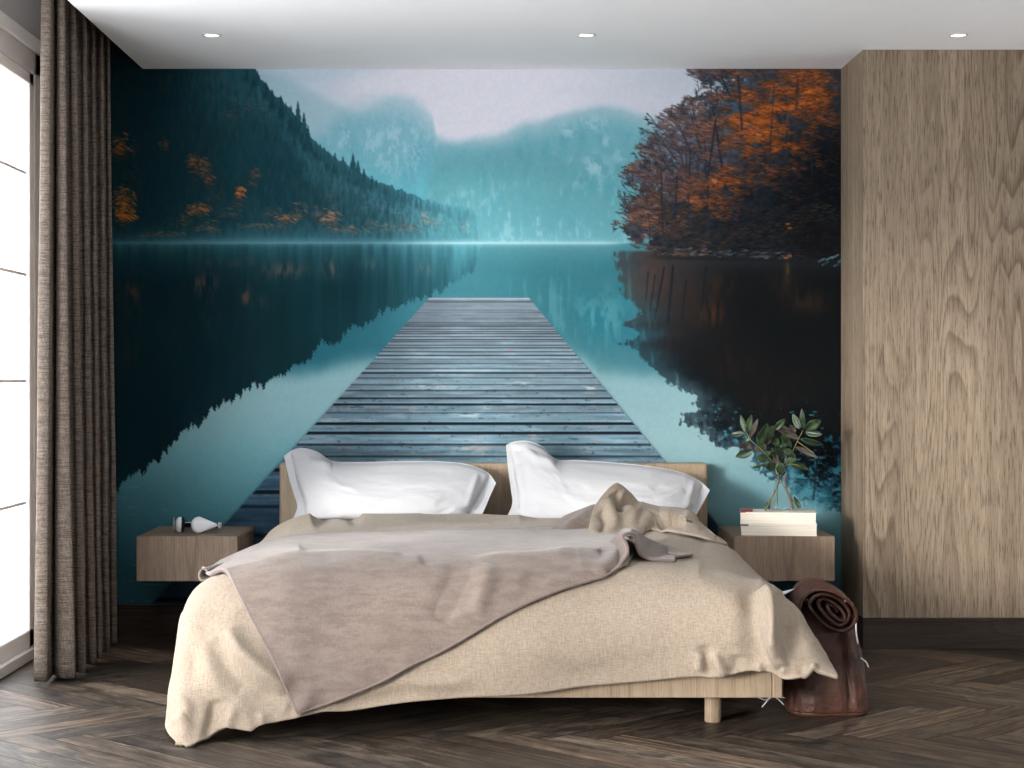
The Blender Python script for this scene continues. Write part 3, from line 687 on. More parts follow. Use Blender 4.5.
# ---------------------------------------------------------------- curtain
def curtain():
    # (left x, right x, y) of each fold that faces the room, bottom edge ; troughs go back towards the window
    folds = [(-1.590, -1.545, 6.41), (-1.530, -1.464, 6.48), (-1.492, -1.450, 6.61), (-1.496, -1.456, 6.80), (-1.486, -1.462, 6.94), (-1.487, -1.460, 7.08), (-1.515, -1.484, 7.34)]
    tops = [(-1.563, -1.532, 6.41), (-1.526, -1.500, 6.48), (-1.516, -1.490, 6.61), (-1.512, -1.493, 6.80), (-1.508, -1.493, 6.94), (-1.510, -1.493, 7.08), (-1.530, -1.518, 7.34)]
    def path(fl, deep):
        p = []
        for i, (a, b, y) in enumerate(fl):
            if i == 0: p += [(a+.006, y+.05), (a, y+.012), (a+.004, y+.001), ((a+b)/2, y-.003), (b-.004, y), (b, y+.008)]
            else: p += [(a, y+.012), ((a+b)/2, y-.006), (b, y+.006)]
            if i == 0:
                a2, y2 = fl[1][0], fl[1][2]
                p += [(b-.004, y+.05), (b-.010, y+.14), (b-.004, y+.19), (b+.006, y+.15), (a2-.002, y2+.03)]
            elif i < len(fl)-1:
                y2 = fl[i+1][2]; lim = fl[0][0]+.012
                p += [(max(lim, min(b, fl[i+1][1])-deep*.45), y+(y2-y)*.42), (max(lim, min(b, fl[i+1][0])-deep), y+(y2-y)*.62), (max(lim, min(fl[i+1][0], b)-deep*.8), y+(y2-y)*.85)]
            else: p += [(b-.05, y+.05), (b-.12, y+.075), (-1.70, y+.08)]
        return crom(p, 420)
    B, T = path(folds, .075), path(tops, .06)
    nr = 70; V = np.zeros((nr, 420, 3)); t = np.linspace(0, 1, nr)
    wob = vnoise(nr, 420, 3, 10, 5, 2)*.004
    for r in range(nr):
        k = t[r]; kk = (k*.75+.25*k*k)
        P = T*(1-kk)+B*kk
        V[r, :, 0] = P[:, 0]+wob[r]*k; V[r, :, 1] = P[:, 1]+wob[r, ::-1]*k; V[r, :, 2] = (NZ-.02)*(1-k)+.012*k
    m = cloth('taupe_linen', rgb(122, 111, 102), rgb(78, 69, 62), 420, bmp=.5)
    nt = m.node_tree; b = nt.nodes['Principled BSDF']
    sl = noise(nt, coords(nt, (14, 14, 260)), 1, 3, .65)      # slubs run across the drop
    old = b.inputs['Base Color'].links[0].from_socket
    c = mixc(nt, old, ramp(nt, sl, [(.36, (.55, .53, .51, 1)), (.5, (1, 1, 1, 1)), (.64, (1.3, 1.28, 1.25, 1))]), 1.0, 'MULTIPLY')
    nt.links.new(c, b.inputs['Base Color'])
    root = thing('curtain', 'floor-length taupe linen curtain hanging in deep folds beside the tall window', 'curtain', (-1.53, 6.9, 0))
    o = mesh_obj('drape', V.reshape(-1, 3)-np.array(root.location), grid_faces(nr, 420), m, root)
    solid(o, .003)
    bm = newbox(-1.57-root.location.x, -1.49-root.location.x, -.6, .55, NZ-.03, NZ-.002, .002, 1)
    obj('curtain_track', bm, M_white, root)
curtain()
# ---------------------------------------------------------------- recessed ceiling lights
M_lens, nt, b = mat('lit_lamp_lens'); b.inputs['Emission Color'].default_value = (1, .97, .92, 1); b.inputs['Emission Strength'].default_value = 3.0
M_ring = plain('lamp_ring_metal', (.55, .54, .53), .35, .5, amp=.02)
def downlight(x, y, where):
    r = thing('ceiling_light', where, 'ceiling light', (x, y, CZ), 'recessed ceiling lights')
    obj('trim_ring', lathe(bmesh.new(), [(.027, .004), (.029, -.003), (.032, -.005), (.036, -.004), (.037, .001)], 36), M_ring, r, True)
    obj('lamp_lens', lathe(bmesh.new(), [(0, -.0015), (.027, -.0015), (.0285, .002), (0, .002)], 36), M_lens, r, True)
downlight(-1.043, 6.95, 'round recessed ceiling light over the left forest, nearest the curtain')
downlight(.386, 6.95, 'round recessed ceiling light in the middle, above the misty mountains')
downlight(1.807, 6.95, 'round recessed ceiling light directly in front of the oak wall')
# ---------------------------------------------------------------- bed frame
M_oak = oak('pale_oak', rgb(166, 147, 124), rgb(132, 113, 92), 1.2, .5, cathedral=.3, pore=.35)
M_oakx = oak('pale_oak_lengthwise', rgb(190, 168, 140), rgb(140, 118, 94), 1.2, .5, axis='X', cathedral=.4, pore=.45)
BX0, BX1, BYF, BYB = -.862, .915, 5.60, 7.60
def bed():
    r = thing('bed', 'pale oak double bed with low headboard and round peg legs under the beige duvet', 'bed', (0, 6.6, 0))
    L = Vector(r.location)
    def B(*a, **k):
        return newbox(a[0]-L.x, a[1]-L.x, a[2]-L.y, a[3]-L.y, a[4], a[5], **k)
    obj('headboard', B(-.859, .930, BYB, 7.675, .10, .727, bev=.012, seg=3), M_oak, r, True)
    obj('footboard', B(BX0, BX1-.032, BYF, BYF+.04, .095, .30, bev=.003, seg=2), M_oak, r)
    for x0, x1 in ((BX0, BX0+.03), (BX1-.0305, BX1)):
        obj('side_rail', B(x0, x1, BYF+(.041 if x0 < 0 else 0), BYB-.001, .095, .30, bev=.003, seg=2), M_oak, r)
    obj('slat_base', B(BX0+.032, BX1-.033, BYF+.042, BYB-.002, .22, .26), M_oakx, r)
    for x in (-.67, .7165):
        for y in (5.72, 7.40):
            bm = lathe(bmesh.new(), [(0, .0), (.0245, 0), (.0265, .002), (.0265, .1), (0, .1)], 28, x-L.x, y-L.y, 0)
            obj('leg', bm, M_oak, r, True)
bed()
M_sheet = cloth('white_sheet', rgb(228, 228, 230), rgb(214, 214, 217), 700, bmp=.1)
def mattress():
    r = tag(obj('mattress', newbox(BX0+.035, .862, BYF+.06, BYB-.004, .262, .445, bev=.06, seg=4), M_sheet, None, True),
            'white-sheeted mattress on the oak bed, mostly hidden by the beige duvet', 'mattress')
    # loose corner of the sheet sticking out past the duvet beside the night table
    tip = W3(798.5, 588, 6.0)
    P = [[(.86, 5.90, .36), (.95, 5.93, .365), (tip.x-.02, 5.95, tip.z+.004)], [(.86, 6.00, .36), (.95, 6.0, .368), tuple(tip)], [(.86, 6.10, .35), (.94, 6.08, .36), (tip.x-.012, 6.03, tip.z-.016)]]
    V = np.array(P, float)
    V = np.stack([crom(V[i], 14) for i in range(3)]); V = np.stack([crom(V[:, j], 10) for j in range(14)], 1)
    solid(mesh_obj('sheet_corner', V.reshape(-1, 3), grid_faces(10, 14), M_sheet, r), .003)
mattress()
# ---------------------------------------------------------------- duvet
M_linen = cloth('beige_linen', rgb(158, 144, 128), rgb(133, 119, 104), 380, sheen=.1, sheen_rough=.5, bmp=.3)
def smoothgrid(P, nr, nc):
    P = np.array(P, float)
    A = np.stack([crom(P[i], nc) for i in range(P.shape[0])])
    return np.stack([crom(A[:, j], nr) for j in range(nc)], 1)
def proj(V):
    s = F/V[..., 1]; return np.stack([PX+V[..., 0]*s, PY-(V[..., 2]-HC)*s], -1)
def gnormals(V):
    du = np.gradient(V, axis=1); dv = np.gradient(V, axis=0)
    n = np.cross(du, dv); n /= np.linalg.norm(n, axis=-1, keepdims=True)+1e-12
    return n
def polydist(P, line):
    P = np.asarray(P, float); d = np.full(P.shape[:-1], 1e9); best = np.zeros(P.shape[:-1])
    L = np.array(line, float); acc = 0; tot = sum(np.linalg.norm(L[i+1]-L[i]) for i in range(len(L)-1))
    for a, b in zip(L[:-1], L[1:]):
        ab = b-a; l = np.linalg.norm(ab); t = np.clip(((P-a)@ab)/(l*l+1e-9), 0, 1)
        q = np.linalg.norm(P-a-t[..., None]*ab, axis=-1); u = (acc+t*l)/tot
        best = np.where(q < d, u, best); d = np.minimum(q, d); acc += l
    return d, best
def folds(V, strokes, only=None):
    n = gnormals(V); p = proj(V); h = np.zeros(V.shape[:-1])
    for line, w, a in strokes:
        d, u = polydist(p, line)
        h += a*np.exp(-(d/w)**2)*np.clip(4*u, 0, 1)**.5*np.clip(4*(1-u), 0, 1)**.5 if True else 0
    if only is not None: h = h*only
    return V+n*h[..., None]
HEM = [(176, 741, 5.33), (188, 746, 5.31), (206, 738, 5.35), (226, 728, 5.40), (250, 731, 5.38), (262, 725, 5.40), (297, 718, 5.42), (323, 712, 5.44), (345, 711, 5.45), (403, 703, 5.49), (460, 698, 5.52), (528, 694, 5.53), (580, 687, 5.54), (640, 682, 5.54), (690, 677, 5.53), (720, 677, 5.52), (748, 671, 5.51), (768, 672, 5.49), (783, 679, 5.43), (800, 677, 5.41), (815, 671, 5.41), (838, 677, 5.40)]
def duvet():
    # columns left hem ... right hem
    tx = [None, None, -.80, -.58, -.33, -.05, .22, .48, .70, .80, None]
    hem = crom([W3(*h) for h in HEM], 101)
    # shares of the front hem where each column ends
    hs = [0, .045, .13, .24, .37, .5, .62, .74, .84, .91, 1.0]
    def topz(y): return np.interp(y, [5.7, 5.9, 6.1, 6.4, 6.6, 6.85, 7.0, 7.10, 7.2], [.482, .500, .509, .515, .520, .534, .546, .552, .52])
    rows = []
    for y, lw, rw in ((7.23, 0, 0), (7.16, .0, 0), (7.06, .0, 0), (6.92, .0, 0), (6.7, 0, 0), (6.4, 0, 0), (6.1, .0, 0), (5.9, 0, 0)):
        k = (7.2-y)/1.3
        zt = float(topz(y))
        xr = np.interp(y, [5.9, 6.2, 6.5, 6.8, 7.0, 7.23], [.985, .95, .905, .865, .835, .80]); zr = np.interp(y, [5.9, 6.2, 6.5, 6.8, 7.23], [.385, .42, .47, .495, .50])
        xl = np.interp(y, [5.9, 6.3, 7.23], [-.935, -.905, -.885])
        row = [(xl-.02, y, .10), (xl-.012, y, .26), (xl+.035, y, zt-.075), (-.70-.02*k, y, zt-.006), (-.40, y, zt+.004), (-.06, y, zt+.006), (.25, y, zt+.004), (.50, y, zt), (.5*(.5+xr)+.03, y, .5*(zt+zr)+.028), (xr-.02, y, zr-.01), (xr+.0, y, .26)]
        rows.append(row)
    # rows rolling over the foot
    T = rows[-1]
    Tp = [np.array(p) for p in T]
    for t in (.22, .42, .6, .76, .88, 1.0):
        row = []
        for c in range(11):
            h = hem[int(round(hs[c]*100))]
            a = Tp[c].copy()
            if c in (0, 1):
                ctrl = np.array((-1.012 if c == 0 else -1.005, 5.47, .04 if c == 0 else .17))
            elif c == 2: ctrl = np.array((-.965, 5.47, .44))
            elif c == 10: ctrl = np.array((1.045, 5.62, .285))
            elif c == 9: ctrl = np.array((1.00, 5.55, .44))
            else: ctrl = np.array(((a[0]*.5+h[0]*.5), 5.46 if c < 6 else 5.48, .50 if c < 8 else .49))
            row.append(tuple((1-t)**2*a+2*t*(1-t)*ctrl+t*t*h))
        rows.append(row)
    nr, nc = 230, 330
    V = smoothgrid(rows, nr, nc)
    # replace last hem row by exact hem, eased in
    hx = hem[np.clip((np.interp(np.linspace(0, 10, nc), range(11), hs)*100).round().astype(int), 0, 100)]
    hx = crom(hem, 1001)[np.clip((np.interp(np.linspace(0, 10, nc), range(11), hs)*1000).round().astype(int), 0, 1000)]
    e = np.clip((np.arange(nr)-(nr-60))/59, 0, 1)**2
    V = V+(hx-V[-1])[None]*e[:, None, None]
    st = [
        ([(205, 620), (196, 650), (188, 690)], 12, .012), ([(186, 610), (200, 640), (214, 675), (222, 700)], 11, -.012), ([(240, 690), (262, 700), (290, 708)], 6, -.012), ([(186, 716), (178, 722), (172, 718)], 5, -.010),
        ([(540, 672), (620, 668), (690, 660)], 14, .006), ([(520, 640), (560, 655), (600, 662)], 12, -.006),
        ([(226, 628), (240, 652), (262, 672), (288, 690)], 9, -.030), ([(212, 640), (228, 668), (252, 694), (284, 706)], 12, .022),
        ([(240, 610), (262, 640), (290, 668)], 14, .014),
        ([(176, 690), (186, 708), (182, 738)], 7, -.014), ([(205, 742), (212, 722), (216, 700)], 6, .014), ([(226, 734), (232, 718), (236, 705)], 5, -.016), ([(262, 730), (262, 712)], 6, -.01),
        ([(296, 724), (300, 706), (316, 694)], 6, -.012), ([(330, 712), (380, 698), (420, 690)], 6, .008), ([(395, 676), (420, 684), (470, 682)], 7, -.010),
        ([(762, 588), (767, 615), (773, 643), (782, 668)], 5.5, -.075), ([(752, 585), (752, 625), (760, 665)], 12, .026), ([(783, 590), (792, 625), (800, 660)], 11, .024),
        ([(712, 654), (718, 664), (726, 676)], 5, -.022), ([(704, 645), (708, 660), (712, 676)], 6, .016), ([(738, 655), (736, 672)], 7, .010), ([(700, 652), (699, 672)], 4, -.010), ([(758, 662), (762, 672)], 4, -.012),
        ([(785, 662), (784, 675)], 4, -.014), ([(812, 664), (814, 674)], 4, -.016), ([(802, 664), (802, 675)], 5, .008),
        ([(745, 553), (735, 545), (728, 541)], 6, .014), ([(704, 545), (722, 553), (742, 556)], 7, -.012), ([(700, 568), (732, 575), (760, 582)], 10, .010), ([(780, 580), (800, 606), (815, 640)], 12, .010),
        ([(560, 600), (640, 590), (700, 580)], 20, .006), ([(330, 660), (430, 650), (500, 640)], 18, .004),
        ([(312, 520), (335, 512), (362, 516)], 7, .030), ([(318, 520), (335, 513), (352, 522)], 5, -.010), ([(285, 530), (300, 519), (318, 512)], 6, -.010), ([(360, 520), (420, 524), (500, 526)], 4, -.007), ([(255, 545), (275, 530), (310, 522)], 7, .010),
        ([(420, 516), (470, 521), (520, 517)], 6, .008), ([(520, 516), (560, 512), (590, 512)], 6, .012), ([(350, 533), (430, 531), (560, 528)], 4, -.010),
    ]
    V = folds(V, st)
    nn = gnormals(V)
    V = V+nn*(vnoise(nr, nc, 7, 9, 21, 3)*.0035)[..., None]
    o = mesh_obj('duvet', V.reshape(-1, 3), grid_faces(nr, nc), M_linen)
    solid(o, .012, 1 if gnormals(V)[60, 160, 2] < 0 else -1)
    tag(o, 'rumpled beige linen duvet hanging over the foot of the bed', 'duvet')
    return o, V, nr, nc
duvet_o, DV, DNR, DNC = duvet()
DUVET_BVH = BVHTree.FromPolygons([Vector(v) for v in DV.reshape(-1, 3)], grid_faces(DNR, DNC))
CAM = Vector((0, 0, HC))
def hit(px, py, fallback):
    d = (W3(px, py, 6.0)-CAM).normalized()
    p, n, i, dist = DUVET_BVH.ray_cast(CAM, d)
    if p is None: return None
    return p
def coons(top, bottom, left, right, nr, nc):
    # boundary polylines in picture pixels; top/bottom run left->right, left/right run top->bottom
    t, b = crom(top, nc), crom(bottom, nc); l, r = crom(left, nr), crom(right, nr)
    u = np.linspace(0, 1, nc)[None, :, None]; v = np.linspace(0, 1, nr)[:, None, None]
    S = (1-v)*t[None]+v*b[None]+(1-u)*l[:, None]+u*r[:, None]
    S -= (1-u)*(1-v)*t[0]+u*(1-v)*t[-1]+(1-u)*v*b[0]+u*v*b[-1]
    return S
M_throw = cloth('taupe_plush', rgb(127, 114, 106), rgb(111, 99, 92), 500, sheen=.22, sheen_rough=.4, bmp=.15, rough=.9, blotch=(rgb(94, 80, 73), 13.0, .42), streak=(1, 1.6, 3.2))
M_bind = cloth('taupe_binding', rgb(128, 113, 106), rgb(104, 91, 85), 600, sheen=.5, bmp=.1)
def shaft(P, r, seg=8): return tube(bmesh.new(), P, r, seg)
def push_out(V, gap):
    # keep a cloth a small distance off the duvet under it
    sh = V.shape; W_ = V.reshape(-1, 3).copy()
    for _ in range(2):
        for i, p in enumerate(W_):
            q, n, k, dist = DUVET_BVH.find_nearest(Vector(p))
            if q is None: continue
            if n.dot(CAM-q) < 0 or n.z < -.5: n = -n
            sd = (Vector(p)-q).dot(n)
            if sd < gap and dist < .08: W_[i] = np.array(Vector(p)+n*(gap-sd))
    return W_.reshape(sh)
def on(px, py, gy, up=0.0):
    # a point seen at (px, py) that stands above the duvet spot seen at (px, gy)
    h = hit(px, gy, None)
    d = h.y if h is not None else 6.5
    p = W3(px, py, d); p.z += up; return p
def throw():
    nr, nc = 110, 190
    top = [(203, 571), (222, 563), (240, 555), (268, 544), (300, 538), (360, 534.5), (430, 533), (500, 532), (555, 529), (590, 530), (618, 538)]
    left = [(203, 571), (210, 577), (226, 574), (236, 590), (252, 622), (270, 655), (285, 688), (298, 716)]
    bot = [(298, 716), (326, 707), (352, 697), (385, 683), (410, 669), (440, 655), (470, 638), (500, 620), (530, 605), (562, 592), (588, 584), (610, 577), (628, 566)]
    right = [(618, 538), (630, 543), (634, 554), (628, 566)]
    S = coons(top, bot, left, right, nr, nc)
    V = np.full((nr, nc, 3), np.nan)
    for i in range(nr):
        for j in range(nc):
            p = hit(S[i, j, 0], S[i, j, 1], None)
            if p is not None: V[i, j] = p
    # where the cloth hangs past the duvet: carry on from the neighbours
    dep = V[..., 1].copy()
    for i in range(nr):
        ok = ~np.isnan(dep[i])
        if ok.any(): dep[i] = np.interp(np.arange(nc), np.where(ok)[0], dep[i][ok])
        else: dep[i] = dep[i-1]
    # smooth the depth so the cloth bridges small creases
    for _ in range(14):
        q = np.pad(dep, 1, mode='edge'); dep = .5*dep+.125*(q[:-2, 1:-1]+q[2:, 1:-1]+q[1:-1, :-2]+q[1:-1, 2:])
    V = np.stack([(S[..., 0]-PX)/F*dep, dep, HC-(S[..., 1]-PY)/F*dep], -1)
    # lift towards the eye side a little so it rests on the duvet
    lift = .016+.006*vnoise(nr, nc, 4, 6, 31, 2)
    dirs = V-np.array((0, 0, HC)); dirs /= np.linalg.norm(dirs, axis=-1, keepdims=True)
    V = V-dirs*lift[..., None]+np.array((0, 0, .010))*np.clip(lift/lift, 0, 1)[..., None]
    st = [([(300, 552), (380, 545), (470, 552), (560, 560)], 10, .010), ([(420, 562), (455, 550), (500, 546), (560, 546)], 6, .026), ([(470, 556), (530, 556), (600, 553)], 5, -.020), ([(480, 538), (540, 538), (600, 536)], 4, .020), ([(300, 548), (360, 543), (430, 546)], 5, .016), ([(260, 560), (330, 552), (400, 556)], 5, -.012),
          ([(438, 622), (452, 592), (468, 562)], 10, .018), ([(474, 616), (484, 588), (490, 565)], 9, -.016), ([(520, 590), (545, 572), (580, 562)], 8, .008), ([(330, 560), (400, 556), (450, 566)], 9, -.006),
          ([(608, 576), (622, 566), (628, 552)], 5, .010), ([(595, 574), (610, 562), (618, 548)], 6, -.008), ([(505, 540), (540, 538), (600, 545)], 5, .012)]
    V = folds(V, st)
    V = push_out(V, .011)
    root = thing('throw_blanket', 'taupe plush throw with brushed streaks spread across the foot of the beige duvet', 'throw blanket', (0, 6.2, .5))
    L = np.array(root.location)
    o = mesh_obj('throw_spread', V.reshape(-1, 3)-L, grid_faces(nr, nc), M_throw, root); solid(o, .008)
    # turned hem all along the edge
    edge = [V[i, 0] for i in range(0, nr, 3)]+[V[-1, j] for j in range(0, nc, 2)]
    obj('edge_binding', shaft([Vector(p-L) for p in edge], .0058), M_bind, o, True)
    # left edge curled under itself
    a, b = W3(203, 575, 5.86), W3(238, 561, 6.12)
    ax = (b-a); rows = []
    for k in range(24):
        t = k/23; c = a+ax*t; rad = .018*(1-.6*t)
        ring = []
        for q in range(22):
            th = math.radians(-60+q*290/21)
            ring.append((c.x+rad*math.sin(th)*-.75-L[0], c.y-L[1]+rad*.9*math.cos(th)*.6, c.z+rad*math.cos(th)-L[2]))
        rows.append(ring)
    solid(mesh_obj('curled_edge', np.array(rows).reshape(-1, 3), grid_faces(24, 22), M_throw, root), .006)
    # standing curl at the right end and the flap beyond it
    prof = [(598, 577, 577), (612, 571, 571), (622, 564, 569), (627.5, 555, 567), (626.5, 546, 566), (622.5, 540, 565), (625, 536, 564), (631, 535.5, 563), (635.5, 540, 562), (637, 549, 562), (641, 557, 561.5), (652, 561, 562), (664, 562, 562.5), (676, 562.5, 563)]
    back = [(590, 552, 552), (600, 549, 549), (609, 544, 546), (616, 539, 545), (619, 535.5, 545), (621, 533, 544.5), (625, 531.5, 544), (632, 531.5, 543.5), (638, 534, 543), (642, 537, 542.5), (648, 541, 543), (657, 545, 546), (666, 549.5, 550), (674, 556, 556.5)]
    P0, P1 = np.array([on(*p, .006) for p in prof]), np.array([on(*p, .006) for p in back])
    A, B_ = crom(P0, 110), crom(P1, 110)
    k = np.linspace(0, 1, 30)[:, None, None]
    G = (1-k)*A[None]+k*B_[None]
    o = mesh_obj('curled_end', G.reshape(-1, 3)-L, grid_faces(30, 110), M_throw, root); solid(o, .008)
    obj('edge_binding', shaft([Vector(p-L) for p in G[0, ::2]], .0055), M_bind, o, True)
    tail = [[(668, 557.5), (678, 559.5), (692, 558)], [(667, 553), (679, 556.5), (691, 557)], [(664, 548), (675, 553), (684, 556)]]
    V2 = smoothgrid([[tuple(on(*p, p[1], .012)) for p in r] for r in tail], 12, 24)
    o = mesh_obj('corner_tail', V2.reshape(-1, 3)-L, grid_faces(12, 24), M_throw, root); solid(o, .008)
    obj('edge_binding', shaft([Vector(p-L) for p in V2[0]], .0055), M_bind, o, True)
    # bunched end leaning against the folded duvet
    gp = [[(549, 535, 535), (562, 534, 534), (576, 534, 534), (590, 534, 534), (603, 535, 535), (612, 536, 536)],
          [(555, 527, 531), (567, 525, 531), (580, 523, 531), (592, 521, 531), (602, 524, 532), (609, 533, 533)],
          [(563, 519, 527), (574, 515, 527), (586, 511, 527), (594, 509, 527), (599, 514, 528), (606, 528, 530)],
          [(570, 516, 523), (580, 512, 523), (590, 508, 523), (595, 507, 523), (599, 512, 524), (604, 525, 526)]]
    V3 = smoothgrid([[tuple(on(*p, .006)) for p in r] for r in gp], 40, 60)
    V3 = folds(V3, [([(560, 532), (572, 524), (588, 514)], 4, .010), ([(575, 532), (590, 526), (602, 520)], 4, -.010), ([(590, 532), (598, 522), (597, 512)], 4, .008)])
    o = mesh_obj('bunched_end', V3.reshape(-1, 3)-L, grid_faces(40, 60), M_throw, root); solid(o, .008)
throw()
def turned_back():
    # corner of the duvet thrown back in a rumpled heap in front of the right pillow
    rows = [[(588, 537), (604, 540), (622, 540), (640, 536), (652, 531), (668, 535), (690, 539), (710, 543), (728, 547)],
            [(590, 524), (605, 528), (622, 531), (640, 527), (656, 523), (672, 527), (692, 530), (710, 537), (726, 545)],
            [(594, 510), (606, 511), (622, 514), (640, 514), (658, 514), (674, 518), (690, 521), (706, 531), (722, 542)],
            [(602, 498), (610, 496), (622, 500), (638, 506), (656, 510), (672, 513), (688, 516), (702, 527), (717, 540)],
            [(610, 490), (617, 485.5), (628, 493), (640, 503), (656, 508), (672, 511), (688, 515), (700, 525), (714, 537)],
            [(612, 496), (620, 492), (630, 499), (642, 507), (656, 512), (672, 515), (686, 519), (698, 528), (710, 537)]]
    gy = [[537, 540, 540, 536, 531, 535, 539, 543, 547], [534, 535, 535, 532, 528, 531, 535, 539, 546], [530, 530, 530, 527, 525, 527, 530, 535, 544], [526, 525, 525, 523, 522, 523, 526, 532, 542], [523, 522, 521, 520, 520, 521, 524, 530, 540], [519, 519, 519, 518, 518, 519, 521, 530, 539]]
    V = smoothgrid([[tuple(on(p[0], p[1], g, .006)) for p, g in zip(r, gr)] for r, gr in zip(rows, gy)], 90, 150)
    V = folds(V, [([(613, 493), (619, 502), (620, 514)], 4, -.045), ([(622, 497), (632, 503), (640, 507)], 4, -.035), ([(606, 500), (612, 515), (616, 530)], 6, .016), ([(625, 505), (634, 515), (630, 530)], 7, .016),
                  ([(600, 512), (606, 522), (600, 534)], 5, -.016), ([(650, 513), (645, 524), (655, 529)], 6, .010), ([(658, 527), (672, 521), (686, 521)], 5, -.035), ([(660, 512), (680, 513), (698, 519)], 4, .012),
                  ([(700, 532), (692, 528), (684, 531)], 4, .005), ([(650, 531), (680, 534), (715, 541)], 4.5, .010), ([(640, 534), (655, 527), (668, 528)], 4, -.010)])
    o = mesh_obj('turned_back_corner', V.reshape(-1, 3), grid_faces(90, 150), M_linen, duvet_o); solid(o, .008)
turned_back()
# ---------------------------------------------------------------- pillows
M_cotton = cloth('white_cotton', rgb(188, 188, 190), rgb(181, 181, 184), 800, bmp=.12, rough=.8)
def pillow(label, top, right, bottom, left, dt, db, th, flange, strokes, seed):
    nr, nc = 110, 170
    S = coons(top, bottom, left, right, nr, nc)
    u = np.linspace(0, 1, nc)[None]; v = np.linspace(0, 1, nr)[:, None]
    fu0, fu1, fv0, fv1 = flange
    a = np.clip((u-fu0)/(1-fu0-fu1), 0, 1); c = np.clip((v-fv0)/(1-fv0-fv1), 0, 1)
    infl = (np.clip(4*a*(1-a), 0, 1)**.5)*(np.clip(4*c*(1-c), 0, 1)**.5)
    infl = infl*np.ones((nr, nc))
    base = dt+(db-dt)*np.clip((S[..., 1]-min(p[1] for p in top)-10)/(max(p[1] for p in bottom)-min(p[1] for p in top)-10), 0, 1)
    ins = (a > 0) & (a < 1) & (c > 0) & (c < 1)
    seam = np.exp(-(np.minimum(np.minimum(a, 1-a)*nc*.8, np.minimum(c, 1-c)*nr*.8)/2.0)**2)*ins
    def surf(sign, thick):
        d = base-sign*thick*infl
        V = np.stack([(S[..., 0]-PX)/F*d, d, HC-(S[..., 1]-PY)/F*d], -1)
        return V
    Vf = surf(1, th)+np.array((0, .004, 0))*seam[..., None]
    Vf[..., 1] += -.006*vnoise(nr, nc, 5, 7, seed, 3)*infl-.003*vnoise(nr, nc, 3, 16, seed+1, 2)*(1-infl)
    Vf = folds(Vf, strokes)
    Vb = surf(-1, th*.55); Vb[..., 1] += .004
    root = thing('pillow', label, 'pillow', tuple(W3(sum(p[0] for p in bottom)/len(bottom), max(p[1] for p in bottom), db)))
    L = np.array(root.location)
    fid = grid_faces(nr, nc)
    insq = ins[:-1, :-1] & ins[1:, 1:]
    def sub(V2, V3, mask, name):
        n = nr*nc; off = n
        fs = []
        for k, f in enumerate(fid):
            if mask[k]: fs.append(f); fs.append(tuple(x+off for x in f[::-1]))
        # rim
        for r in range(nr-1):
            for cc in (0, nc-1):
                i, j = r*nc+cc, (r+1)*nc+cc
                if mask[min(r, nr-2)*(nc-1)+min(cc, nc-2)]: fs.append((i, j, j+off, i+off))
        for cc in range(nc-1):
            for r in (0, nr-1):
                i, j = r*nc+cc, r*nc+cc+1
                if mask[min(r, nr-2)*(nc-1)+cc]: fs.append((i, j, j+off, i+off))
        allv = np.vstack([V2.reshape(-1, 3), V3.reshape(-1, 3)])-L
        used = sorted({x for f in fs for x in f}); mp = {x: k for k, x in enumerate(used)}
        return mesh_obj(name, allv[used], [tuple(mp[x] for x in f) for f in fs], M_cotton, root)
    mflat = insq.reshape(-1)
    sub(Vf, Vb, mflat, 'cushion'); sub(Vf, Vb, ~mflat, 'flange')
pillow('white pillow on the left half of the bed, leaning on the oak headboard',
       [(284, 456), (292, 450), (303, 448), (318, 452), (333, 461), (360, 462), (400, 461), (440, 461.5), (465, 464), (487, 472), (496, 483)],
       [(496, 483), (491, 494), (486, 506), (479, 521)],
       [(290, 525), (320, 522), (350, 522), (400, 522), (440, 522), (479, 521)],
       [(284, 456), (289, 478), (294, 495), (297, 508), (290, 525)], 7.50, 7.24, .12, (.075, .075, .012, .012),
       [([(302, 456), (312, 462), (332, 466)], 4, -.012), ([(298, 470), (304, 490), (308, 512)], 4, -.010), ([(445, 514), (456, 508), (470, 506)], 3, -.006), ([(436, 507), (446, 500), (462, 498)], 4, .005), ([(462, 514), (470, 508), (478, 505)], 3, .004), ([(430, 516), (446, 511), (458, 512)], 2.5, .004), ([(440, 516), (455, 512), (470, 514)], 3, -.008), ([(478, 474), (472, 490), (466, 508)], 3, -.008), ([(340, 468), (400, 470), (450, 470)], 6, .004)], 61)
pillow('white pillow on the right half of the bed, partly behind the turned-back duvet corner',
       [(506, 445), (514, 441.5), (528, 441), (543, 447), (556, 459), (580, 460), (620, 463), (655, 467), (680, 472), (698, 480), (710, 490)],
       [(710, 490), (704, 501), (698, 512), (692, 522)],
       [(503, 524), (540, 524), (590, 524), (640, 524), (670, 523), (692, 522)],
       [(506, 445), (508, 468), (511, 490), (512, 505), (503, 524)], 7.50, 7.24, .12, (.06, .06, .012, .012),
       [([(524, 448), (536, 458), (556, 463)], 4, -.012), ([(518, 465), (522, 490), (520, 512)], 4, -.010), ([(655, 500), (668, 497), (684, 490)], 4, -.008), ([(652, 490), (664, 480), (684, 478)], 5, .006), ([(668, 510), (684, 508), (692, 500)], 3, -.010), ([(694, 480), (690, 494), (682, 512)], 3, -.008), ([(560, 466), (610, 470), (650, 474)], 6, .004)], 71)
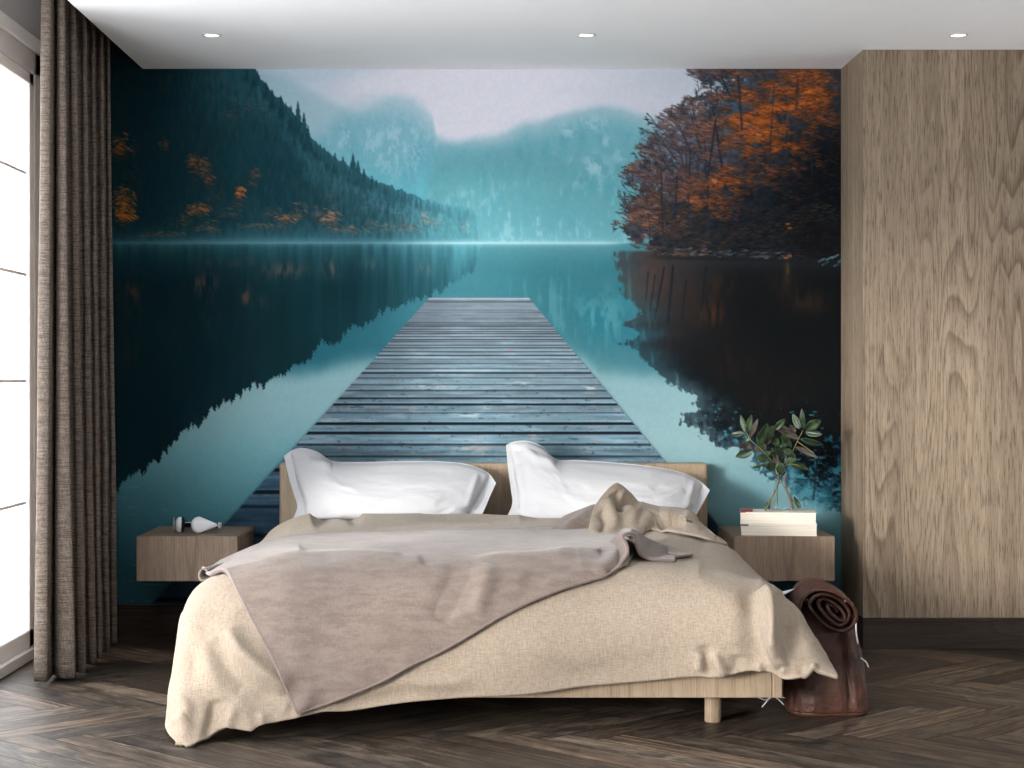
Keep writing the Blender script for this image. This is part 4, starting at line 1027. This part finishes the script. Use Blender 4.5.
# ---------------------------------------------------------------- floating night tables
M_nt = oak('walnut_toned_oak', rgb(158, 137, 118), rgb(112, 93, 78), 1.4, .5, cathedral=.3, board=14, pore=.4)
M_ntx = oak('walnut_toned_oak_top', rgb(158, 137, 118), rgb(112, 93, 78), 1.4, .5, axis='X', cathedral=.3, pore=.4)
def night_table(x0, x1, label):
    y0, y1, z0, z1 = 1820/253., WALL_Y-.006, .279, .456
    r = thing('wall_mounted_night_table', label, 'nightstand', ((x0+x1)/2, (y0+y1)/2, z0), 'floating night tables')
    L = Vector(r.location)
    obj('carcass', newbox(x0-L.x, x1-L.x, y0+.02-L.y, y1-L.y, 0, z1-z0-.019, .0015, 1), M_nt, r)
    obj('table_top', newbox(x0-L.x, x1-L.x, y0+.0195-L.y, y1-L.y, z1-z0-.018, z1-z0, .0008, 1), M_ntx, r)
    obj('drawer_front', newbox(x0-L.x, x1-L.x, y0-L.y, y0+.019-L.y, 0, z1-z0, .0012, 1), M_nt, r)
night_table(-1.378, -.978, 'floating wooden night table by the curtain, carrying white headphones')
night_table(.983, 1.383, 'floating wooden night table beside the oak wall, carrying two books and a vase')
# ---------------------------------------------------------------- headphones
M_hpw = plain('pale_grey_plastic', rgb(206, 206, 210), .35, .5, amp=.01)
M_hpb = plain('black_leatherette', rgb(22, 22, 24), .6, .3)
M_hps = plain('silver_metal', rgb(170, 172, 176), .3, .5, metal=.8, amp=.02)
def headphones():
    zt = .456
    r = thing('headphones', 'pale grey over-ear headphones with black pads lying on the left night table', 'headphones', (W3(197, 530, 7.40).x, 7.40, zt))
    L = Vector(r.location)
    def disc(prof, centre, axis, sc=(1, 1)):
        bm = lathe(bmesh.new(), prof, 32)
        q = Vector((0, 0, 1)).rotation_difference(Vector(axis).normalized()).to_matrix().to_4x4()
        bmesh.ops.transform(bm, matrix=Matrix.Translation(Vector(centre)-L) @ q, verts=bm.verts); return bm
    hp = .034
    # right cup faces the room
    c1 = W3(199.5, 523.2, 7.33); c1.z = zt+hp
    ax1 = Vector((.35, -.93, .10))
    # teardrop shell running into the arm
    bm = bmesh.new(); rings = []
    u = Vector((1, .30, -.04)).normalized(); w = ax1.normalized(); w = (w-u*w.dot(u)).normalized(); v = u.cross(w)
    outline = []
    for k in range(48):
        th = 2*math.pi*k/48; x, y = hp*math.cos(th), hp*math.sin(th)
        if x > 0: x2 = x*2.15; y2 = y*(1-.5*min(1, x2/(hp*1.7))**.8)
        else: x2, y2 = x, y
        outline.append((x2, y2*1.0))
    for s, h in ((1.0, -.006), (1.0, .004), (.93, .011), (.75, .016), (.4, .018)):
        rings.append([bm.verts.new(c1-L+u*(x*s+(1-s)*.014)+v*(y*s)+w*h) for x, y in outline])
    for a, b in zip(rings[:-1], rings[1:]):
        for k in range(48): bm.faces.new((a[k], a[(k+1) % 48], b[(k+1) % 48], b[k]))
    bm.faces.new(rings[0][::-1]); bm.faces.new(rings[-1])
    bmesh.ops.recalc_face_normals(bm, faces=bm.faces)
    cup = obj('ear_cup', bm, M_hpw, r, True)
    obj('ear_pad', disc([(0, -.022), (.022, -.022), (.032, -.018), (.0335, -.011), (.031, -.005), (0, -.005)], c1, ax1), M_hpb, cup, True)
    # left cup seen edge-on
    c2 = W3(180, 523, 7.36); c2.z = zt+hp*.98
    ax2 = Vector((-.97, -.22, .05))
    cup = obj('ear_cup', disc([(0, .018), (.014, .0175), (.024, .014), (.030, .006), (.031, -.004), (0, -.004)], c2, ax2), M_hpw, r, True)
    obj('ear_pad', disc([(0, -.018), (.022, -.018), (.031, -.015), (.0325, -.009), (.030, -.003), (0, -.003)], c2, ax2), M_hpb, cup, True)
    obj('yoke', disc([(.0, .024), (.028, .024), (.030, .021), (.028, .019), (0, .019)], c2+Vector((-.004, 0, 0)), ax2), M_hps, cup, True)
    # headband lying flat behind the cups
    e1 = c1+u*.076; e2 = c2+Vector((-.022, 0, 0))
    pts = [(e2.x, e2.y+.0, e2.z), (e2.x-.004, e2.y+.05, e2.z-.008), (e2.x+.03, e2.y+.13, e2.z-.012), (e2.x+.085, e2.y+.168, e2.z-.014), (e1.x-.03, e1.y+.11, e1.z-.010), (e1.x+.004, e1.y+.045, e1.z-.004), (e1.x, e1.y, e1.z)]
    P = crom(pts, 60); cen = P.mean(0)
    for name, off, m, hw in (('headband', .0, M_hpw, .012), ('headband_padding', -.005, M_hpb, .010)):
        rows = []
        for k, p in enumerate(P):
            inn = cen-p; inn[2] = 0; inn /= np.linalg.norm(inn)
            q = p-inn*off; rows.append([q+np.array((0, 0, -hw))-np.array(L), q+np.array((0, 0, hw))-np.array(L)])
        solid(mesh_obj(name, np.array(rows).reshape(-1, 3), grid_faces(60, 2), m, r), .004)
    obj('hinge', shaft([c2-L+Vector((.012, .01, 0)), c1-L+Vector((-.012, .03, 0))], .006), M_hpb, r, True)
headphones()
# ---------------------------------------------------------------- books
M_page, nt, b = mat('book_pages')
sv = noise(nt, coords(nt, (3, 3, 900)), 1, 2, .5)
nt.links.new(ramp(nt, sv, [(.35, rgb(206, 196, 180)), (.65, rgb(238, 230, 216))]), b.inputs['Base Color']); b.inputs['Roughness'].default_value = .9
M_cover = plain('cream_card_cover', rgb(226, 220, 210), .6, .3, amp=.02)
M_red = plain('red_cover_print', rgb(150, 44, 44), .6, .3)
M_greyp = plain('grey_cover_print', rgb(120, 116, 112), .6, .3)
def book(x0, x1, y0, y1, z0, z1, label, patch, yaw=0.0):
    r = thing('book', label, 'book', ((x0+x1)/2, (y0+y1)/2, z0), 'books under the vase'); r.rotation_euler.z = yaw
    hx, hy, t, h = (x1-x0)/2, (y1-y0)/2, .0022, z1-z0
    bm = bmesh.new(); n = 12
    # page block with a slightly hollow fore-edge
    for k in range(n):
        a, c = t+(h-2*t)*k/n, t+(h-2*t)*(k+1)/n
        q = .0025*math.sin(math.pi*(k+.5)/n)
        box(bm, -hx+.003, hx-.003, -hy+.001+q, hy-.002, a, c)
    obj('page_block', bm, M_page, r)
    for nm, a, c in (('front_cover', h-t, h), ('back_cover', 0, t)):
        bm = newbox(-hx, hx, -hy, hy, a, c, .0006, 1)
        if nm == 'front_cover' and patch == 'red':
            box(bm, -hx+.001, -hx+.05, -hy+.02, hy-.02, h-t+.0005, h+.0004, mi=1); box(bm, -hx+.001, -hx+.022, -hy-.0003, -hy+.02, h-t+.0002, h+.0004, mi=1)
        if nm == 'front_cover' and patch == 'grey': box(bm, -hx+.001, -hx+.03, -hy-.0006, -hy+.004, h-.008, h-.0004, mi=1)
        obj(nm, bm, r and M_cover, r, mats=[M_cover, M_red if patch == 'red' else M_greyp])
    obj('spine', newbox(-hx, hx, hy-.002, hy, 0, h, .0006, 1), M_cover, r)
BK0 = 7.218
book(1.030, 1.330, BK0, BK0+.20, .4562, .5015, 'cream-paged paperback resting directly on the right night table, under another book', 'grey', math.radians(-8))
book(1.028, 1.328, BK0+.002, BK0+.202, .5018, .548, 'cream paperback with a red corner on its cover, directly under the glass vase', 'red', math.radians(-8.6))
# ---------------------------------------------------------------- vase with branches
M_gl, nt, b = mat('clear_vase_glass')
b.inputs['Base Color'].default_value = (.96, .98, .98, 1); b.inputs['Transmission Weight'].default_value = 1; b.inputs['Roughness'].default_value = .02; b.inputs['IOR'].default_value = 1.22
def vase():
    c = W3(781, 508, 7.34); c.z = .5483
    r = thing('vase', 'small clear flared glass vase standing on the upper book', 'vase', tuple(c))
    prof = [(0, 0), (.050, 0), (.0535, .003), (.0525, .010), (.045, .035), (.033, .068), (.022, .098), (.017, .120), (.0185, .140), (.024, .156), (.0228, .1565), (.0168, .141), (.0152, .120), (.0202, .0975), (.031, .068), (.043, .036), (.0498, .012), (.048, .006), (0, .005)]
    obj('vase_body', lathe(bmesh.new(), prof, 48), M_gl, r, True)
    return c
VC = vase()
M_leaf, nt, b = mat('dark_green_leaf')
n = noise(nt, coords(nt), 30, 3)
nt.links.new(ramp(nt, n, [(.35, rgb(20, 34, 22)), (.52, rgb(34, 54, 30)), (.68, rgb(58, 82, 44))]), b.inputs['Base Color'])
b.inputs['Roughness'].default_value = .42; b.inputs['Specular IOR Level'].default_value = .5
M_under = plain('brownish_leaf', rgb(70, 64, 56), .6, .3, amp=.2, scale=50)
M_stem = plain('green_brown_stem', rgb(112, 104, 58), .6, .3, amp=.15, scale=60)
def plant():
    r = thing('leafy_branch', 'dark green leafy branches standing in the glass vase by the oak wall', 'plant', (VC.x, VC.y, .553))
    L = Vector(r.location); rr = random.Random(11)
    q = lambda x, y, d: W3(730+x/6.4, 400+y/6.4, d)-L
    D = 7.34
    stems = [[(228, 700, 7.31), (262, 630, 7.32), (300, 560, 7.335), (325, 505, 7.34), (338, 455, 7.345), (400, 330, 7.34), (430, 265, 7.33), (470, 190, 7.33)],
             [(305, 704, 7.33), (303, 620, 7.335), (300, 540, 7.34), (300, 470, 7.335), (270, 400, 7.32), (210, 325, 7.30), (135, 260, 7.29), (105, 205, 7.29)],
             [(440, 690, 7.37), (400, 640, 7.36), (360, 580, 7.35), (335, 530, 7.345), (312, 480, 7.35), (310, 420, 7.37), (300, 330, 7.39), (270, 230, 7.40)],
             [(338, 455, 7.345), (360, 420, 7.33), (400, 410, 7.30), (440, 420, 7.28)], [(430, 265, 7.33), (480, 300, 7.30), (540, 340, 7.28)], [(270, 400, 7.32), (220, 405, 7.28), (150, 430, 7.26)], [(300, 330, 7.39), (340, 250, 7.40), (345, 180, 7.42)]]
    for k, s in enumerate(stems):
        P = crom([tuple(q(*p)) for p in s], 30)
        obj('stem', shaft(P, list(np.linspace(.0028 if k < 3 else .0018, .0012, 30))), M_stem, r, True)
    leaves = [(100, 208, 68, 95, 32, 0), (108, 205, 138, 92, 40, 0), (95, 215, 8, 218, 34, 0), (125, 240, 178, 120, 36, 1), (150, 320, 36, 362, 60, 0), (140, 290, 60, 300, 40, 1), (185, 275, 240, 150, 60, 0), (215, 250, 285, 165, 60, 0), (200, 290, 180, 200, 44, 0), (240, 240, 290, 235, 40, 0),
              (290, 190, 352, 122, 44, 0), (450, 250, 296, 182, 40, 1), (430, 235, 322, 155, 30, 1), (330, 225, 396, 304, 46, 0), (445, 185, 402, 88, 44, 0), (478, 185, 460, 55, 36, 0), (485, 192, 582, 130, 66, 0), (480, 205, 590, 222, 48, 0), (455, 250, 594, 285, 42, 0), (420, 300, 568, 372, 34, 1),
              (305, 360, 250, 300, 44, 0), (240, 375, 166, 362, 56, 0), (250, 395, 268, 458, 62, 0), (235, 405, 138, 436, 18, 0), (318, 400, 330, 466, 58, 0), (365, 385, 430, 380, 40, 0), (385, 405, 500, 442, 48, 0), (375, 360, 300, 280, 40, 0), (265, 310, 340, 350, 40, 0), (225, 320, 205, 250, 40, 0), (330, 350, 350, 290, 36, 0), (290, 420, 300, 350, 40, 1), (255, 330, 225, 355, 40, 0), (345, 200, 380, 270, 34, 0),
              (452, 690, 408, 615, 26, 0), (225, 715, 240, 650, 14, 0),
              (215, 300, 175, 262, 46, 0), (230, 290, 262, 222, 48, 1), (285, 330, 252, 382, 46, 0), (330, 300, 372, 260, 44, 0), (345, 320, 402, 345, 46, 0), (300, 300, 285, 232, 44, 0), (205, 330, 160, 300, 38, 1), (270, 270, 225, 232, 40, 0), (420, 210, 385, 160, 36, 1), (355, 360, 330, 420, 44, 0), (250, 350, 290, 400, 46, 0), (310, 260, 345, 225, 36, 0), (130, 235, 95, 262, 34, 0), (380, 330, 420, 372, 34, 1)]
    for k, (x0, y0, x1, y1, w, kind) in enumerate(leaves):
        d0 = D+rr.uniform(-.05, .03); d1 = d0+rr.uniform(-.05, .05)
        if k in (34, 35): d0 = d1 = 7.335 if k == 34 else 7.31
        a, b_ = q(x0, y0, d0), q(x1, y1, d1)
        ax = b_-a; ln = ax.length; ax.normalize()
        view = (a+L-CAM).normalized()
        sd = ax.cross(view).normalized()
        tilt = rr.uniform(-.5, .5) if k not in (34, 35) else 0
        sd = (sd*math.cos(tilt)+view*math.sin(tilt)).normalized()
        nm = ax.cross(sd).normalized()
        wd = w/6.4/F*D/math.cos(tilt)*.5
        nl, nw = 14, 7; V = []
        cur = rr.uniform(-.12, .12)*ln
        for i in range(nl):
            t = i/(nl-1); prof = (math.sin(math.pi*min(1, t*.97+.015)**.85))**.8
            for j in range(nw):
                s = (j/(nw-1)*2-1)
                V.append(a+ax*(ln*t)+sd*(wd*prof*s)+nm*(cur*math.sin(math.pi*t)+wd*.35*prof*abs(s)))
        o = mesh_obj('leaf', V, grid_faces(nl, nw), M_under if kind else M_leaf, r); solid(o, .0012)
plant()
# ---------------------------------------------------------------- leather bag
M_lea, nt, b = mat('brown_leather')
n = noise(nt, coords(nt), 8, 5, .6); n2 = noise(nt, coords(nt), 120, 3)
nt.links.new(ramp(nt, n, [(.3, rgb(50, 29, 22)), (.55, rgb(66, 39, 29)), (.8, rgb(92, 56, 40))]), b.inputs['Base Color'])
b.inputs['Roughness'].default_value = .55; b.inputs['Specular IOR Level'].default_value = .35; bump(nt, b, n, .8, .03)
M_tan, nt, b = mat('tan_leather')
nt.links.new(ramp(nt, noise(nt, coords(nt), 9, 5, .6), [(.3, rgb(62, 38, 27)), (.7, rgb(88, 56, 39))]), b.inputs['Base Color'])
b.inputs['Roughness'].default_value = .4; b.inputs['Specular IOR Level'].default_value = .5
M_cord = plain('white_cord', rgb(222, 222, 222), .8, .2)
def bag():
    cx, cy = 1.105, 5.885
    r = thing('leather_bag', 'brown leather roll-top bag with white cord standing on the floor beside the bed', 'bag', (cx, cy, 0))
    lw0 = lambda x, y, d: W3(x, y, d)-Vector((cx, cy, 0))
    nseg, nz = 96, 70
    hx0, hy0 = .128, .095
    V = []
    for k in range(nz):
        t = k/(nz-1); z = .002+.345*t
        hx = np.interp(t, [0, .04, .2, .5, .8, 1], [.122, .129, .128, .118, .102, .092]); hy = np.interp(t, [0, .04, .3, .6, .85, 1], [.088, .094, .092, .078, .052, .034])
        sh = np.interp(t, [0, .3, .7, 1], [0, -.006, -.016, -.022])
        e = 3.2
        for i in range(nseg):
            th = 2*math.pi*i/nseg; cth, sth = math.cos(th), math.sin(th)
            x = hx*math.copysign(abs(cth)**(2/e), cth); y = hy*math.copysign(abs(sth)**(2/e), sth)
            f = .008*math.sin(3*th+2.5*t)*math.sin(math.pi*t)+.006*math.sin(7*th-5*t)*t+.0035*math.sin(11*th+9*t)+.0025*math.sin(19*th-15*t)*(1-t)
            # seam valley near the right of the front, bulge low at the front
            g = 0
            if y < 0: g = -.026*math.exp(-((x-.066+.02*t)/.012)**2)*math.sin(math.pi*min(1, t*1.2))+.010*math.exp(-((x+.03)/.05)**2-((t-.12)/.12)**2)-.012*math.exp(-((x-.004)/.005)**2)*max(0, 1-t/.42)-.012*math.exp(-((t-.55-.25*x/.1)/.06)**2)
            V.append((x*(1+f*4)+sh, y*(1+f*3)-g*0+(-g if y < 0 else 0), z))
    fs = [(k*nseg+i, k*nseg+(i+1) % nseg, (k+1)*nseg+(i+1) % nseg, (k+1)*nseg+i) for k in range(nz-1) for i in range(nseg)]
    low = [f for f in fs if V[f[0]][2] < .008]; up = [f for f in fs if f not in set(low)]
    def part(name, ff, m):
        used = sorted({x for f in ff for x in f}); mp = {x: i for i, x in enumerate(used)}
        return mesh_obj(name, [V[x] for x in used], [tuple(mp[x] for x in f) for f in ff], m, r)
    solid(part('bag_body', up, M_lea), .003)
    base = part('base_panel', low+[tuple(range(nseg))[::-1]], M_tan); solid(base, .003)
    # rolled top: one sheet of leather coming up the back, over and round into a flattened roll
    sec = [(801, 652), (797, 636), (797, 615), (804, 597), (818, 589), (834, 591), (848, 600), (854.5, 611), (852, 624), (841, 631), (826, 625), (813, 613), (809, 603), (816, 594.5), (829, 594.5), (842, 601), (849.5, 611), (847.5, 620), (839, 625), (828, 619.5), (818, 609), (817.5, 601.5), (825, 599), (836, 604), (844.5, 612.5), (843, 618.5), (836, 618), (827, 610), (828, 605.5), (835, 609.5), (839, 613.5)]
    rows = []
    for i in range(26):
        t = i/25; d = 5.775+.20*t
        row = []
        for k, (x, y) in enumerate(sec):
            q = lw0(x, y, 5.80); inner = k/len(sec)
            row.append((q.x*(1-.10*t)+.012*t-.02*t*(1-inner)+.003*math.sin(5*t+k), d-cy+.010*math.sin(k*.9)+.02*inner, q.z+.014*t*(1-inner)+.004*math.sin(7*t+k*.7)))
        rows.append(row)
    G = np.stack([crom(r_, 150) for r_ in rows])
    solid(mesh_obj('rolled_top', G.reshape(-1, 3), grid_faces(26, 150), M_lea, r), .010)
    lw = lambda x, y, d: W3(x, y, d)-Vector(r.location)
    for pts in ([(842, 602, 5.80), (849, 601, 5.79), (854, 606, 5.79), (856, 616, 5.80), (856, 630, 5.78), (858, 644, 5.78)], [(803, 601, 5.84), (810, 598, 5.83), (817, 596, 5.84)],
                [(861, 658, 5.80), (866, 662, 5.82), (868.5, 667, 5.82)]):
        P = crom([tuple(lw(*p)) for p in pts], 24)
        obj('cord', shaft(P, .0022, 6), M_cord, r, True)
    # loose cord ends on the floor by the bed corner
    for pts in ([(762, 707, 5.86), (769, 699, 5.84), (774, 697, 5.83), (778, 699, 5.85), (784, 705, 5.86)], [(757, 697, 5.80), (766, 700, 5.82), (772, 697, 5.83), (786, 698, 5.86)]):
        P = crom([tuple(lw(*p)) for p in pts], 24)
        obj('cord', shaft(P, .0018, 6), M_cord, r, True)
bag()
# ---------------------------------------------------------------- light: overcast sky through the windows + a low soft sun
wd = bpy.data.worlds.new('sky'); bpy.context.scene.world = wd; wd.use_nodes = True
wn = wd.node_tree; bg = wn.nodes['Background']
bg.inputs['Color'].default_value = (.93, .96, 1.0, 1); bg.inputs['Strength'].default_value = SKY
sun = bpy.data.lights.new('sun', 'SUN'); sun.energy = SUN; sun.angle = math.radians(9); sun.color = (1.0, .955, .90)
so = link(bpy.data.objects.new('sun', sun)); so.rotation_euler = Vector(SUND).to_track_quat('-Z', 'Y').to_euler()
so.location = (-4, 4, 3)
# added unseen area lamp outside the window, aimed up to lift ceiling and mural
al = bpy.data.lights.new('window_fill', 'AREA'); al.shape = 'RECTANGLE'; al.size = 2.0; al.size_y = 4.5; al.energy = FILL; al.color = (.97, .98, 1.0)
ao = link(bpy.data.objects.new('window_fill', al)); ao.location = (XL-WX, WYC, .15); ao.rotation_euler = Vector((1, WDY, WDZ)).to_track_quat('-Z', 'Y').to_euler()
vs = bpy.context.scene.view_settings
vs.view_transform = 'Standard'; vs.look = 'None'; vs.exposure = EXPO; vs.gamma = 1.0; vs.use_curve_mapping = False
bpy.context.scene.cycles.max_bounces = 10; bpy.context.scene.cycles.diffuse_bounces = 5
bpy.context.scene.cycles.use_denoising = True
